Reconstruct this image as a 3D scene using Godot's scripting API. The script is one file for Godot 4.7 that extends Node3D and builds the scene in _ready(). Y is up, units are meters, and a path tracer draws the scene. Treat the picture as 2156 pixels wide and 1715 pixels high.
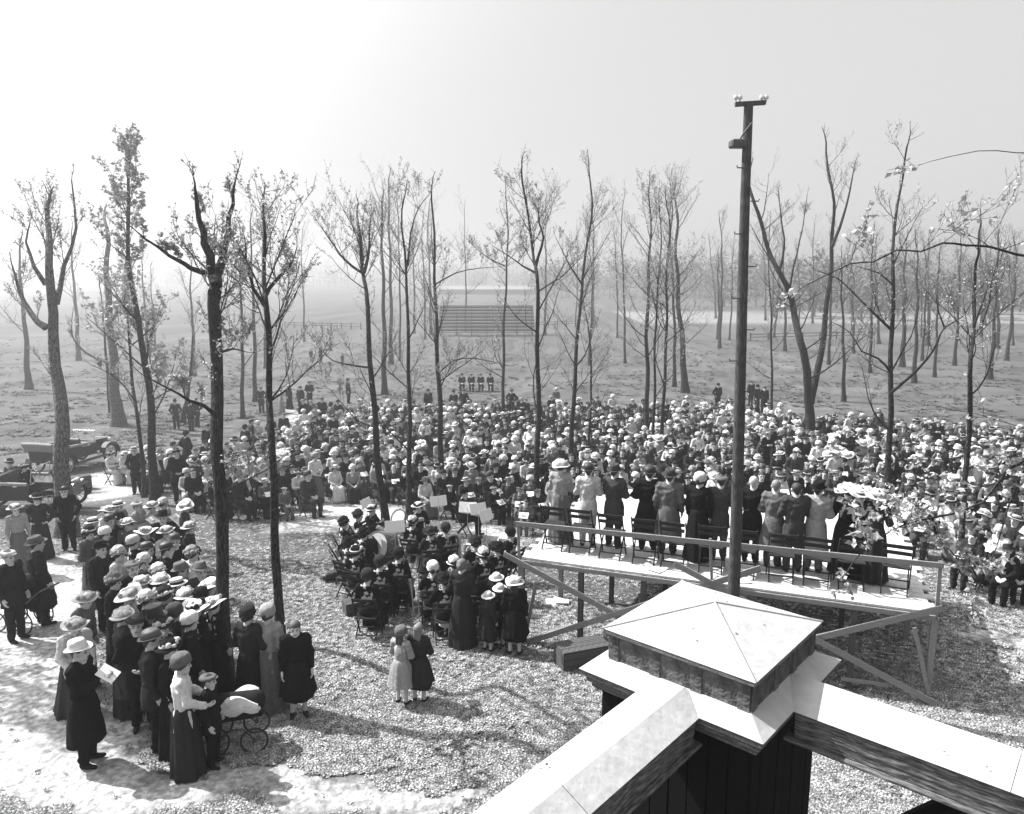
extends Node3D

# ---------- camera geometry: pixels of the 2156 x 1715 view of the photograph ----------
const FPX := 1620.0
const YH := 578.0
const CU := 1078.0
const CV := 857.5
const CAM_Y := 6.3
var pitch := atan((CV - YH) / FPX)
var rng := RandomNumberGenerator.new()
var used := {}
var mats := {}
var tex := {}
var bump := FastNoiseLite.new()
var patchy := FastNoiseLite.new()
var P := {}          # shared person meshes
var hats := {}
var trunks_at := []  # where trees stand, so that chairs keep clear


class MB:
	var v := PackedVector3Array()
	var n := PackedVector3Array()
	var c := PackedColorArray()
	var i := PackedInt32Array()
	var col := Color.WHITE

	func vert(p: Vector3, nn: Vector3) -> int:
		v.append(p)
		n.append(nn)
		c.append(col)
		return v.size() - 1

	func tri(a: Vector3, b: Vector3, d: Vector3) -> void:
		var nn := (b - a).cross(d - a).normalized()
		var k := vert(a, nn)
		vert(b, nn)
		vert(d, nn)
		i.append_array(PackedInt32Array([k, k + 2, k + 1]))

	func quad(a: Vector3, b: Vector3, d: Vector3, e: Vector3) -> void:
		var nn := (d - a).cross(e - b).normalized()
		var k := vert(a, nn)
		vert(b, nn)
		vert(d, nn)
		vert(e, nn)
		i.append_array(PackedInt32Array([k, k + 2, k + 1, k, k + 3, k + 2]))

	# chamfered box: x, y, z are half-extent vectors
	func box(o: Vector3, x: Vector3, y: Vector3, z: Vector3, bev := 0.004) -> void:
		var s := [x, y, z]
		var l := [x.length(), y.length(), z.length()]
		if x.cross(y).dot(z) < 0:
			s[2] = -z
		var b: float = min(bev, 0.45 * min(l[0], min(l[1], l[2])))
		var ins := [s[0] * (1.0 - b / l[0]), s[1] * (1.0 - b / l[1]), s[2] * (1.0 - b / l[2])]
		for a in 3:
			var p: int = (a + 1) % 3
			var q: int = (a + 2) % 3
			for g in [-1.0, 1.0]:
				var f: Vector3 = o + s[a] * g
				var u: Vector3 = ins[p] * g
				var w: Vector3 = ins[q]
				quad(f - u - w, f + u - w, f + u + w, f - u + w)
		if bev <= 0.0:
			return
		for a in 3:
			var p: int = (a + 1) % 3
			var q: int = (a + 2) % 3
			for g in [-1.0, 1.0]:
				for h in [-1.0, 1.0]:
					var e1: Vector3 = o + s[p] * g + ins[q] * h
					var e2: Vector3 = o + ins[p] * g + s[q] * h
					var w: Vector3 = ins[a] * (g * h)
					quad(e1 - w, e2 - w, e2 + w, e1 + w)
		for g in [-1.0, 1.0]:
			for h in [-1.0, 1.0]:
				for k in [-1.0, 1.0]:
					var a1: Vector3 = o + s[0] * g + ins[1] * h + ins[2] * k
					var a2: Vector3 = o + ins[0] * g + s[1] * h + ins[2] * k
					var a3: Vector3 = o + ins[0] * g + ins[1] * h + s[2] * k
					if g * h * k > 0:
						tri(a1, a2, a3)
					else:
						tri(a1, a3, a2)

	# board from a to b, w wide across "side", t thick
	func beam(a: Vector3, b: Vector3, side: Vector3, w: float, t: float, bev := 0.004) -> void:
		var d := b - a
		var s := (side - d.normalized() * side.dot(d.normalized())).normalized()
		var u := d.normalized().cross(s)
		box((a + b) * 0.5, d * 0.5, s * w * 0.5, u * t * 0.5, bev)

	func tube(pts: Array, rad: Array, seg := 6, cap := true, rough := 0.0, rs := 0) -> void:
		var m := pts.size()
		var up := Vector3(0.31, 0.2, 0.93)
		var start := v.size()
		for k in m:
			var t: Vector3 = (pts[min(k + 1, m - 1)] - pts[max(k - 1, 0)]).normalized()
			up = (up - t * up.dot(t)).normalized()
			if up.length() < 0.5:
				up = t.cross(Vector3(0.7, 0.1, 0.7)).normalized()
			var sd := t.cross(up)
			for j in seg:
				var a := TAU * j / seg
				var dir := up * cos(a) + sd * sin(a)
				var r: float = rad[k]
				if rough > 0.0:
					r *= 1.0 + rough * sin(j * 12.9898 + k * 78.233 + rs * 3.7)
				vert(pts[k] + dir * r, dir)
		for k in m - 1:
			for j in seg:
				var a := start + k * seg + j
				var b := start + k * seg + (j + 1) % seg
				i.append_array(PackedInt32Array([a, b + seg, b, a, a + seg, b + seg]))
		if cap:
			for e in [0, m - 1]:
				var cc := vert(pts[e], (pts[e] - pts[1 if e == 0 else m - 2]).normalized())
				for j in seg:
					var a: int = start + e * seg + j
					var b: int = start + e * seg + (j + 1) % seg
					i.append_array(PackedInt32Array([cc, a, b] if e == 0 else [cc, b, a]))

	# profile: Vector2(radius, y); wob(angle, k) -> Vector2(scale of r, add to y)
	func lathe(prof: Array, seg := 20, sx := 1.0, sz := 1.0, wob = null, o := Vector3.ZERO, bas := Basis.IDENTITY) -> void:
		var s0 := v.size()
		var i0 := i.size()
		for k in prof.size():
			for j in seg:
				var a := TAU * j / seg
				var q: Vector2 = Vector2(1, 0)
				if wob != null:
					q = wob.call(a, k)
				vert(o + bas * Vector3(cos(a) * prof[k].x * sx * q.x, prof[k].y + q.y, sin(a) * prof[k].x * sz * q.x), Vector3.ZERO)
		for k in prof.size() - 1:
			for j in seg:
				var a := s0 + k * seg + j
				var b := s0 + k * seg + (j + 1) % seg
				i.append_array(PackedInt32Array([a, b, b + seg, a, b + seg, a + seg]))
		smooth(s0, i0)

	func smooth(s0: int, i0: int) -> void:
		for k in range(s0, n.size()):
			n[k] = Vector3.ZERO
		for k in range(i0, i.size(), 3):
			var a := i[k]
			var b := i[k + 1]
			var d := i[k + 2]
			var f := (v[d] - v[a]).cross(v[b] - v[a])
			n[a] += f
			n[b] += f
			n[d] += f
		for k in range(s0, n.size()):
			n[k] = n[k].normalized() if n[k].length() > 1e-12 else Vector3.UP

	func torus(o: Vector3, ax: Vector3, big: float, small: float, seg := 24, sides := 6, from := 0.0, to := TAU) -> void:
		var e1 := ax.cross(Vector3(0.13, 0.97, 0.2)).normalized()
		var e2 := ax.normalized().cross(e1)
		var pts := []
		var rad := []
		for k in seg + 1:
			var a := lerpf(from, to, float(k) / seg)
			pts.append(o + (e1 * cos(a) + e2 * sin(a)) * big)
			rad.append(small)
		tube(pts, rad, sides, false)

	func join(o: MB, x: Transform3D) -> void:
		var k := v.size()
		var flip := x.basis.determinant() < 0
		var nb := x.basis.inverse().transposed()
		for j in o.v.size():
			v.append(x * o.v[j])
			n.append((nb * o.n[j]).normalized())
			c.append(o.c[j])
		for j in range(0, o.i.size(), 3):
			i.append(k + o.i[j])
			i.append(k + o.i[j + (2 if flip else 1)])
			i.append(k + o.i[j + (1 if flip else 2)])

	# tapered capsules [a, b, ra, rb, squash] joined by a smooth minimum and meshed as surface nets
	func sdf(bones: Array, cell: float, sm: float, paint = null) -> void:
		var lo := Vector3(1e9, 1e9, 1e9)
		var hi := -lo
		for b in bones:
			var r: float = max(b[2], b[3]) + cell * 3.0
			for p in [b[0], b[1]]:
				lo = lo.min(p - Vector3(r, r, r))
				hi = hi.max(p + Vector3(r, r, r))
		var nx := int((hi.x - lo.x) / cell) + 2
		var ny := int((hi.y - lo.y) / cell) + 2
		var nz := int((hi.z - lo.z) / cell) + 2
		var f := PackedFloat32Array()
		f.resize(nx * ny * nz)
		f.fill(1.0)
		for b in bones:
			var a: Vector3 = b[0]
			var ra: float = b[2]
			var rb: float = b[3]
			var sq: Vector3 = b[4] if b.size() > 4 else Vector3.ONE
			var ab: Vector3 = (b[1] - a) * sq
			var l2: float = max(ab.length_squared(), 1e-9)
			var r: float = max(ra, rb) + sm + cell * 2.5
			var l: Vector3 = (a.min(b[1]) - Vector3(r, r, r) - lo) / cell
			var h: Vector3 = (a.max(b[1]) + Vector3(r, r, r) - lo) / cell
			for z in range(max(0, int(l.z)), min(nz, int(h.z) + 1)):
				for y in range(max(0, int(l.y)), min(ny, int(h.y) + 1)):
					var row := (z * ny + y) * nx
					for x in range(max(0, int(l.x)), min(nx, int(h.x) + 1)):
						var pa := (lo + Vector3(x, y, z) * cell - a) * sq
						var t := clampf(pa.dot(ab) / l2, 0.0, 1.0)
						var d := (pa - ab * t).length() - ra - (rb - ra) * t
						var e := f[row + x]
						var g := sm - absf(d - e)
						if g > 0.0:
							f[row + x] = minf(d, e) - g * g * 0.25 / sm
						elif d < e:
							f[row + x] = d
		var at := PackedInt32Array()
		at.resize(nx * ny * nz)
		at.fill(-1)
		var off := [0, 1, nx, nx + 1, nx * ny, nx * ny + 1, nx * ny + nx, nx * ny + nx + 1]
		var far := cell * 2.6
		var s0 := v.size()
		for z in nz - 1:
			for y in ny - 1:
				for x in nx - 1:
					var q := (z * ny + y) * nx + x
					if absf(f[q]) > far:
						continue
					var d := [f[q], f[q + off[1]], f[q + off[2]], f[q + off[3]], f[q + off[4]], f[q + off[5]], f[q + off[6]], f[q + off[7]]]
					var m := 0
					for k in 8:
						if d[k] < 0.0:
							m += 1
					if m == 0 or m == 8:
						continue
					var sum := Vector3.ZERO
					var cnt := 0
					for e in EDGES:
						var d0: float = d[e[0]]
						var d1: float = d[e[1]]
						if (d0 < 0.0) != (d1 < 0.0):
							sum += CORNERS[e[0]].lerp(CORNERS[e[1]], d0 / (d0 - d1))
							cnt += 1
					var p: Vector3 = lo + (Vector3(x, y, z) + sum / cnt) * cell
					var g := Vector3(d[1] + d[3] + d[5] + d[7] - d[0] - d[2] - d[4] - d[6], d[2] + d[3] + d[6] + d[7] - d[0] - d[1] - d[4] - d[5], d[4] + d[5] + d[6] + d[7] - d[0] - d[1] - d[2] - d[3])
					if paint != null:
						col = paint.call(p)
					at[q] = vert(p, g.normalized())
		for z in range(1, nz - 1):
			for y in range(1, ny - 1):
				for x in range(1, nx - 1):
					var q := (z * ny + y) * nx + x
					if at[q] < 0:
						continue
					var neg := f[q] < 0.0
					for ax in 3:
						var o1: int = [1, nx, nx * ny][ax]
						if neg == (f[q + o1] < 0.0):
							continue
						var o2: int = [nx, nx * ny, 1][ax]
						var o3: int = [nx * ny, 1, nx][ax]
						var a := at[q]
						var b := at[q - o2]
						var cc := at[q - o2 - o3]
						var dd := at[q - o3]
						if a < 0 or b < 0 or cc < 0 or dd < 0:
							continue
						if neg:
							i.append_array(PackedInt32Array([a, cc, b, a, dd, cc]))
						else:
							i.append_array(PackedInt32Array([a, b, cc, a, cc, dd]))

	func mesh() -> ArrayMesh:
		var arr := []
		arr.resize(Mesh.ARRAY_MAX)
		arr[Mesh.ARRAY_VERTEX] = v
		arr[Mesh.ARRAY_NORMAL] = n
		arr[Mesh.ARRAY_COLOR] = c
		arr[Mesh.ARRAY_INDEX] = i
		var m := ArrayMesh.new()
		m.add_surface_from_arrays(Mesh.PRIMITIVE_TRIANGLES, arr)
		return m


const CORNERS := [Vector3(0, 0, 0), Vector3(1, 0, 0), Vector3(0, 1, 0), Vector3(1, 1, 0), Vector3(0, 0, 1), Vector3(1, 0, 1), Vector3(0, 1, 1), Vector3(1, 1, 1)]
const EDGES := [[0, 1], [2, 3], [4, 5], [6, 7], [0, 2], [1, 3], [4, 6], [5, 7], [0, 4], [1, 5], [2, 6], [3, 7]]


# ---------- pixels to places ----------
func ray(u: float, v: float) -> Vector3:
	var x := (u - CU) / FPX
	var y := -(v - CV) / FPX
	return Vector3(x, y * cos(pitch) - sin(pitch), -(cos(pitch) + y * sin(pitch)))


func flat(u: float, v: float, y: float) -> Vector3:
	var d := ray(u, v)
	return Vector3(0, CAM_Y, 0) + d * ((y - CAM_Y) / d.y)


func ty(x: float, z: float) -> float:
	var t := clampf((-z - 8.0) / 33.0, 0.0, 1.0)
	var y := -2.4 * (0.5 * t + 0.5 * t * t * (3.0 - 2.0 * t)) - 0.5 * clampf((-z - 41.0) / 80.0, 0.0, 1.0)
	return y + 0.05 * bump.get_noise_2d(x, z) * clampf((-z + 4.0) / 8.0, 0.0, 1.0)


# the place on the ground whose point h above it shows at the pixel
func gp(u: float, v: float, h := 0.0) -> Vector3:
	var y := 0.0
	var p := Vector3.ZERO
	for k in 14:
		p = flat(u, v, y + h)
		y = lerpf(y, ty(p.x, p.z), 0.8)
	return Vector3(p.x, ty(p.x, p.z), p.z)


# a point at the distance -z of place
func at_z(u: float, v: float, z: float) -> Vector3:
	var d := ray(u, v)
	return Vector3(0, CAM_Y, 0) + d * (z / d.z)


func on_plane(u: float, v: float, p0: Vector3, nn: Vector3) -> Vector3:
	var d := ray(u, v)
	var o := Vector3(0, CAM_Y, 0)
	return o + d * ((p0 - o).dot(nn) / d.dot(nn))


func pix(p: Vector3) -> Vector2:
	var q := p - Vector3(0, CAM_Y, 0)
	var y := q.y * cos(pitch) - q.z * sin(pitch)
	var z := -q.y * sin(pitch) - q.z * cos(pitch)
	return Vector2(CU + FPX * q.x / z, CV - FPX * y / z)


func along(tab: Array, x: float) -> float:
	if x <= tab[0][0]:
		return tab[0][1]
	for k in range(1, tab.size()):
		if x <= tab[k][0]:
			return lerpf(tab[k - 1][1], tab[k][1], (x - tab[k - 1][0]) / float(tab[k][0] - tab[k - 1][0]))
	return tab[-1][1]


# ---------- names, labels ----------
func numbered(called: String) -> String:
	used[called] = used.get(called, -1) + 1
	return called if used[called] == 0 else "%s_%03d" % [called, used[called]]


func tag(o: Node3D, label: String, category: String, group := "") -> void:
	if label.split(" ").size() > 16:
		label = label.replace(" in the audience", "").replace(" near the path", "")
	o.set_meta("label", label)
	o.set_meta("category", category)
	if group:
		o.set_meta("group", group)


func thing(called: String, at: Vector3, turn: float, label: String, category: String, group := "") -> Node3D:
	var o := Node3D.new()
	o.name = numbered(called)
	add_child(o)
	o.position = at
	o.rotation.y = turn
	tag(o, label, category, group)
	return o


func part(parent: Node, called: String, m: Mesh, mat: Material) -> MeshInstance3D:
	var o := MeshInstance3D.new()
	o.name = called if parent != self else numbered(called)
	o.mesh = m
	o.set_surface_override_material(0, mat)
	parent.add_child(o, true)
	return o


func structure(called: String, m: Mesh, mat: Material) -> MeshInstance3D:
	var o := part(self, called, m, mat)
	o.set_meta("kind", "structure")
	return o


# ---------- materials ----------
func noise_tex(key: String, size: int, freq: float, oct: int, lo: float, hi: float, kind := FastNoiseLite.TYPE_SIMPLEX_SMOOTH, sharp := 1.0) -> ImageTexture:
	if not tex.has(key):
		var nz := FastNoiseLite.new()
		nz.noise_type = kind
		nz.seed = hash(key) % 1000
		nz.frequency = freq
		nz.fractal_octaves = oct
		var im := nz.get_seamless_image(size, size)
		im.convert(Image.FORMAT_L8)
		var d := im.get_data()
		var lut := PackedByteArray()
		for k in 256:
			var t := clampf((k / 255.0 - 0.5) * sharp + 0.5, 0.0, 1.0)
			lut.append(int(255.0 * lerpf(lo, hi, t)))
		for k in d.size():
			d[k] = lut[d[k]]
		im = Image.create_from_data(size, size, false, Image.FORMAT_L8, d)
		im.convert(Image.FORMAT_RGB8)
		tex[key] = ImageTexture.create_from_image(im)
	return tex[key]


func normal_tex(key: String, size: int, freq: float, oct: int, strength: float) -> ImageTexture:
	if not tex.has(key):
		var nz := FastNoiseLite.new()
		nz.seed = hash(key) % 1000
		nz.frequency = freq
		nz.fractal_octaves = oct
		var im := nz.get_seamless_image(size, size)
		im.convert(Image.FORMAT_RGBA8)
		im.bump_map_to_normal_map(strength)
		tex[key] = ImageTexture.create_from_image(im)
	return tex[key]


func grey(g: float) -> Color:
	return Color(g, g, g).linear_to_srgb()


func mat(key: String, g: float, rough := 0.9, t: Texture2D = null, scale := Vector3.ONE, nt: Texture2D = null, ns := 1.0, world := false) -> StandardMaterial3D:
	if not mats.has(key):
		var m := StandardMaterial3D.new()
		m.resource_name = key
		m.albedo_color = grey(g)
		m.roughness = rough
		m.metallic_specular = 0.16 if rough > 0.7 else 0.5
		m.albedo_texture = t
		if t or nt:
			m.uv1_triplanar = true
			m.uv1_world_triplanar = world
			m.uv1_scale = scale
		if nt:
			m.normal_enabled = true
			m.normal_texture = nt
			m.normal_scale = ns
		mats[key] = m
	return mats[key]


func cloth(g: float) -> StandardMaterial3D:
	return mat("cloth_%.3f" % g, g, 0.95, noise_tex("weave", 256, 0.02, 4, 0.84, 1.0), Vector3(2.2, 2.2, 2.2), normal_tex("creases", 256, 0.012, 3, 7.0), 0.9)


func wood(key: String, g: float, sc := Vector3(9, 9, 0.9)) -> StandardMaterial3D:
	return mat(key, g, 0.8, noise_tex("grain", 512, 0.02, 4, 0.55, 1.0, FastNoiseLite.TYPE_SIMPLEX_SMOOTH, 1.6), sc, normal_tex("grain_n", 256, 0.03, 3, 4.0), 0.5)


# ---------- people ----------
const SKIN := 0.46


func head_paint(p: Vector3) -> Color:
	var g := SKIN
	var ax := absf(p.x)
	if p.z > 0.05:
		if Vector2((ax - 0.034) / 0.017, (p.y - 0.004) / 0.010).length() < 1.0:
			g = 0.03
		elif Vector2((ax - 0.034) / 0.024, (p.y - 0.028) / 0.007).length() < 1.0:
			g = 0.07
		elif Vector2(p.x / 0.026, (p.y + 0.066) / 0.008).length() < 1.0:
			g = 0.16
	return Color(g, g, g)


func body_paint(p: Vector3) -> Color:
	var g := 0.02 if p.y < 0.10 else SKIN
	return Color(g, g, g)


func make_head() -> MB:
	var m := MB.new()
	m.sdf([
		[Vector3(0, 0.035, -0.02), Vector3(0, 0.03, 0.01), 0.090, 0.084, Vector3(1.14, 0.96, 1)],
		[Vector3(0, -0.02, 0.03), Vector3(0, -0.09, 0.045), 0.066, 0.040],
		[Vector3(-0.03, -0.075, 0.02), Vector3(0.03, -0.075, 0.02), 0.042, 0.042],
		[Vector3(0, 0.008, 0.093), Vector3(0, -0.026, 0.106), 0.009, 0.015],
		[Vector3(-0.045, 0.03, 0.068), Vector3(0.045, 0.03, 0.068), 0.017, 0.017],
		[Vector3(-0.02, -0.066, 0.078), Vector3(0.02, -0.066, 0.078), 0.012, 0.012],
		[Vector3(-0.083, 0.012, -0.012), Vector3(-0.080, -0.022, -0.006), 0.017, 0.011],
		[Vector3(0.083, 0.012, -0.012), Vector3(0.080, -0.022, -0.006), 0.017, 0.011],
		[Vector3(0, -0.05, -0.02), Vector3(0, -0.16, -0.03), 0.055, 0.056],
	], 0.0085, 0.022, head_paint)
	return m


# wrist at the origin, fingers towards +y, palm to +z, thumb on +x; curl bends the fingers to +z
func make_hand(curl: float) -> MB:
	var m := MB.new()
	var b := [
		[Vector3(0, -0.02, 0), Vector3(0, 0.02, 0), 0.024, 0.026, Vector3(1, 1, 1.3)],
		[Vector3(-0.020, 0.02, 0), Vector3(-0.026, 0.078, 0), 0.018, 0.015],
		[Vector3(0.016, 0.02, 0), Vector3(0.024, 0.082, 0), 0.019, 0.015],
		[Vector3(-0.01, 0.05, 0), Vector3(0.01, 0.05, 0), 0.019, 0.019],
	]
	for f in 4:
		var x: float = [-0.029, -0.010, 0.010, 0.029][f]
		var l: float = [0.8, 0.97, 1.05, 0.95][f]
		var p := Vector3(x, 0.082 - absf(x) * 0.2, 0.0)
		var a := 0.25 * curl
		for k in 3:
			var q := p + Vector3(x * 0.1, cos(a), sin(a)) * (0.038 - 0.009 * k) * l
			b.append([p, q, 0.0092 - 0.0006 * k, 0.0086 - 0.0008 * k])
			p = q
			a += 0.75 * curl
	b.append([Vector3(0.022, 0.02, 0.004), Vector3(0.044, 0.05, 0.014), 0.014, 0.011])
	b.append([Vector3(0.044, 0.05, 0.014), Vector3(0.048, 0.078, 0.014 + 0.02 * curl), 0.0105, 0.009])
	m.sdf(b, 0.0065, 0.006)
	m.c.fill(Color(SKIN, SKIN, SKIN))
	return m


# joints of a 1.70 m figure that looks along +z
func skeleton(pose: String) -> Dictionary:
	var d := {"sh": Vector3(0.175, 1.395, -0.01), "hip": Vector3(0.085, 0.90, 0), "kn": Vector3(0.095, 0.49, 0.02), "an": Vector3(0.10, 0.07, -0.02), "head": Vector3(0, 1.575, 0.02), "lift": 0.0}
	var el := Vector3(0.225, 1.12, -0.03)
	var wr := Vector3(0.235, 0.88, 0.06)
	match pose:
		"paper":
			el = Vector3(0.235, 1.13, 0.03)
			wr = Vector3(0.095, 1.20, 0.27)
		"clasp":
			el = Vector3(0.255, 1.12, 0.0)
			wr = Vector3(0.075, 1.00, 0.20)
		"hips":
			el = Vector3(0.37, 1.16, -0.06)
			wr = Vector3(0.20, 1.00, 0.03)
		"pockets":
			el = Vector3(0.29, 1.13, -0.09)
			wr = Vector3(0.20, 0.93, 0.03)
		"reach":
			el = Vector3(0.235, 1.14, 0.06)
			wr = Vector3(0.16, 1.02, 0.29)
	if pose == "lap" or pose == "play" or pose == "read":
		var dy := -0.38
		d.lift = dy
		d.sh = Vector3(0.175, 1.395 + dy, -0.03)
		d.head = Vector3(0, 1.575 + dy, 0.02)
		d.hip = Vector3(0.09, 0.53, 0.0)
		d.kn = Vector3(0.12, 0.53, 0.41)
		d.an = Vector3(0.11, 0.07, 0.38)
		el = Vector3(0.225, 0.75, 0.03)
		wr = Vector3(0.085, 0.65, 0.27)
		if pose == "play":
			el = Vector3(0.25, 0.79, 0.12)
			wr = Vector3(0.075, 0.93, 0.30)
		elif pose == "read":
			el = Vector3(0.235, 0.77, 0.06)
			wr = Vector3(0.10, 0.80, 0.30)
	d.el = el
	d.wr = wr
	d.seated = pose in ["lap", "play", "read"]
	d.hold = pose in ["paper", "play", "read", "clasp", "reach", "hips"]
	return d


func hem_profile(a: Array) -> Array:
	var r := [Vector2(a[0][0] - 0.03, a[0][1] + 0.03)]
	for e in a:
		r.append(Vector2(e[0], e[1]))
	return r


func hem_fold(a: float, k: int) -> Vector2:
	var w := clampf((6 - k) / 6.0, 0.0, 1.0)
	return Vector2(1.0 + w * (0.035 * sin(a * 5.0 + 0.7) + 0.022 * sin(a * 9.0 + 2.0) - (0.06 if absf(angle_difference(a, -PI / 2)) < 0.1 else 0.0)), 0.006 * sin(a * 3.0) * w)


# creases: short folds pressed into cloth
func crease(m: MB, amount: float) -> void:
	var nz := FastNoiseLite.new()
	nz.seed = 5
	nz.frequency = 1.0
	nz.fractal_octaves = 3
	for k in m.v.size():
		var p := m.v[k]
		m.v[k] = p + m.n[k] * amount * (nz.get_noise_3d(p.x * 11.0, p.y * 5.0, p.z * 11.0) + 0.6 * nz.get_noise_3d(p.x * 4.0 + 9.0, p.y * 17.0, p.z * 5.0))
	m.smooth(0, 0)


func mx(p: Vector3, s: float) -> Vector3:
	return Vector3(p.x * s, p.y, p.z)


func make_pose(pose: String) -> void:
	var d := skeleton(pose)
	var l: float = d.lift
	var fl := Vector3(1, 1, 1.32)
	var low := Vector3(0, 0.93 + l, -0.01)
	var chest := Vector3(0, 1.27 + l, -0.015)
	var body := [
		[low, chest, 0.125, 0.145, fl],
		[mx(d.sh, -0.8), mx(d.sh, 0.8), 0.066, 0.066],
		[Vector3(0, 1.40 + l, -0.02), d.head + Vector3(0, -0.09, -0.03), 0.060, 0.054],
	]
	var jacket := [
		[low + Vector3(0, 0.02, 0), chest, 0.155, 0.178, fl],
		[chest, Vector3(0, 1.40 + l, -0.02), 0.16, 0.075, fl],
		[mx(d.sh, -0.85), mx(d.sh, 0.85), 0.080, 0.080],
	]
	var blouse := [
		[low + Vector3(0, 0.06, 0), low + Vector3(0, 0.16, 0), 0.143, 0.143, fl],
		[low + Vector3(0, 0.20, 0), chest + Vector3(0, 0, 0.012), 0.135, 0.160, fl],
		[chest, Vector3(0, 1.40 + l, -0.02), 0.14, 0.066, fl],
		[mx(d.sh, -0.82), mx(d.sh, 0.82), 0.070, 0.070],
	]
	var coat: Array = jacket.duplicate()
	var trousers := [[low + Vector3(0, 0.03, 0), low, 0.145, 0.145, fl]]
	if d.seated:
		jacket.append([Vector3(0, 0.56, 0), Vector3(0, 0.57, 0.06), 0.165, 0.15, Vector3(0.92, 1.1, 1)])
		coat = jacket.duplicate()
	else:
		blouse.append([Vector3(0, 0.94, 0), Vector3(0, 1.0, 0), 0.152, 0.142, Vector3(1, 1, 1.2)])
	for s in [-1.0, 1.0]:
		var sh := mx(d.sh, s)
		var el := mx(d.el, s)
		var wr := mx(d.wr, s)
		var hip := mx(d.hip, s)
		var kn := mx(d.kn, s)
		var an := mx(d.an, s)
		body.append_array([[sh, el, 0.050, 0.041], [el, wr, 0.042, 0.029], [hip, kn, 0.082, 0.056], [kn, an, 0.056, 0.038], [an, an + Vector3(0.012 * s, -0.035, 0.05), 0.042, 0.034], [an + Vector3(0, -0.035, -0.02), an + Vector3(0.03 * s, -0.038, 0.15), 0.036, 0.030]])
		var cuff := el.lerp(wr, 0.9)
		for b in [jacket, coat]:
			b.append_array([[sh, el, 0.074, 0.062], [el, cuff, 0.062, 0.049]])
		blouse.append_array([[sh, el, 0.066, 0.057], [el, cuff, 0.057, 0.038]])
		trousers.append_array([[hip, kn, 0.108, 0.078], [kn, an + Vector3(0, 0.03, 0.01), 0.078, 0.066]])
	var m := MB.new()
	m.sdf(body, 0.021, 0.03, body_paint)
	m.join(P.head, Transform3D(Basis.IDENTITY, d.head))
	for s in [-1.0, 1.0]:
		var el := mx(d.el, s)
		var wr := mx(d.wr, s)
		var y: Vector3 = (wr - el).normalized()
		var pal := Vector3(-s, 0.0, 0.25)
		if d.hold:
			pal = Vector3(-s * 0.6, 0.5, 0.2)
			y = (y + Vector3(-s * 0.2, 0.1, 0.5)).normalized()
		if pose == "lap":
			pal = Vector3(-s * 0.3, -1, 0)
		pal = (pal - y * pal.dot(y)).normalized()
		var x := y.cross(pal)
		var th := x if x.dot(Vector3(-s, 1, 1)) > 0 else -x
		m.join(P.hand_hold if d.hold else P.hand, Transform3D(Basis(th, y, pal), wr))
	P[pose] = {"body": m.mesh(), "d": d}
	var q := MB.new()
	q.sdf(jacket, 0.022, 0.035)
	if not d.seated:
		q.lathe(hem_profile([[0.205, 0.69], [0.203, 0.76], [0.195, 0.86], [0.176, 0.95], [0.150, 1.03], [0.10, 1.05]]), 30, 1.0, 0.84, hem_fold)
	crease(q, 0.022)
	P[pose].jacket = q.mesh()
	q = MB.new()
	q.sdf(blouse, 0.022, 0.03)
	crease(q, 0.018)
	P[pose].blouse = q.mesh()
	if not d.seated:
		q = MB.new()
		q.sdf(coat, 0.024, 0.04)
		q.lathe(hem_profile([[0.262, 0.36], [0.252, 0.46], [0.232, 0.62], [0.212, 0.78], [0.190, 0.92], [0.156, 1.03], [0.10, 1.05]]), 32, 1.0, 0.84, hem_fold)
		crease(q, 0.026)
		P[pose].coat = q.mesh()
	if not P.has("trousers_%s" % d.seated):
		q = MB.new()
		q.sdf(trousers, 0.024, 0.03)
		crease(q, 0.022)
		P["trousers_%s" % d.seated] = q.mesh()


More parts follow.
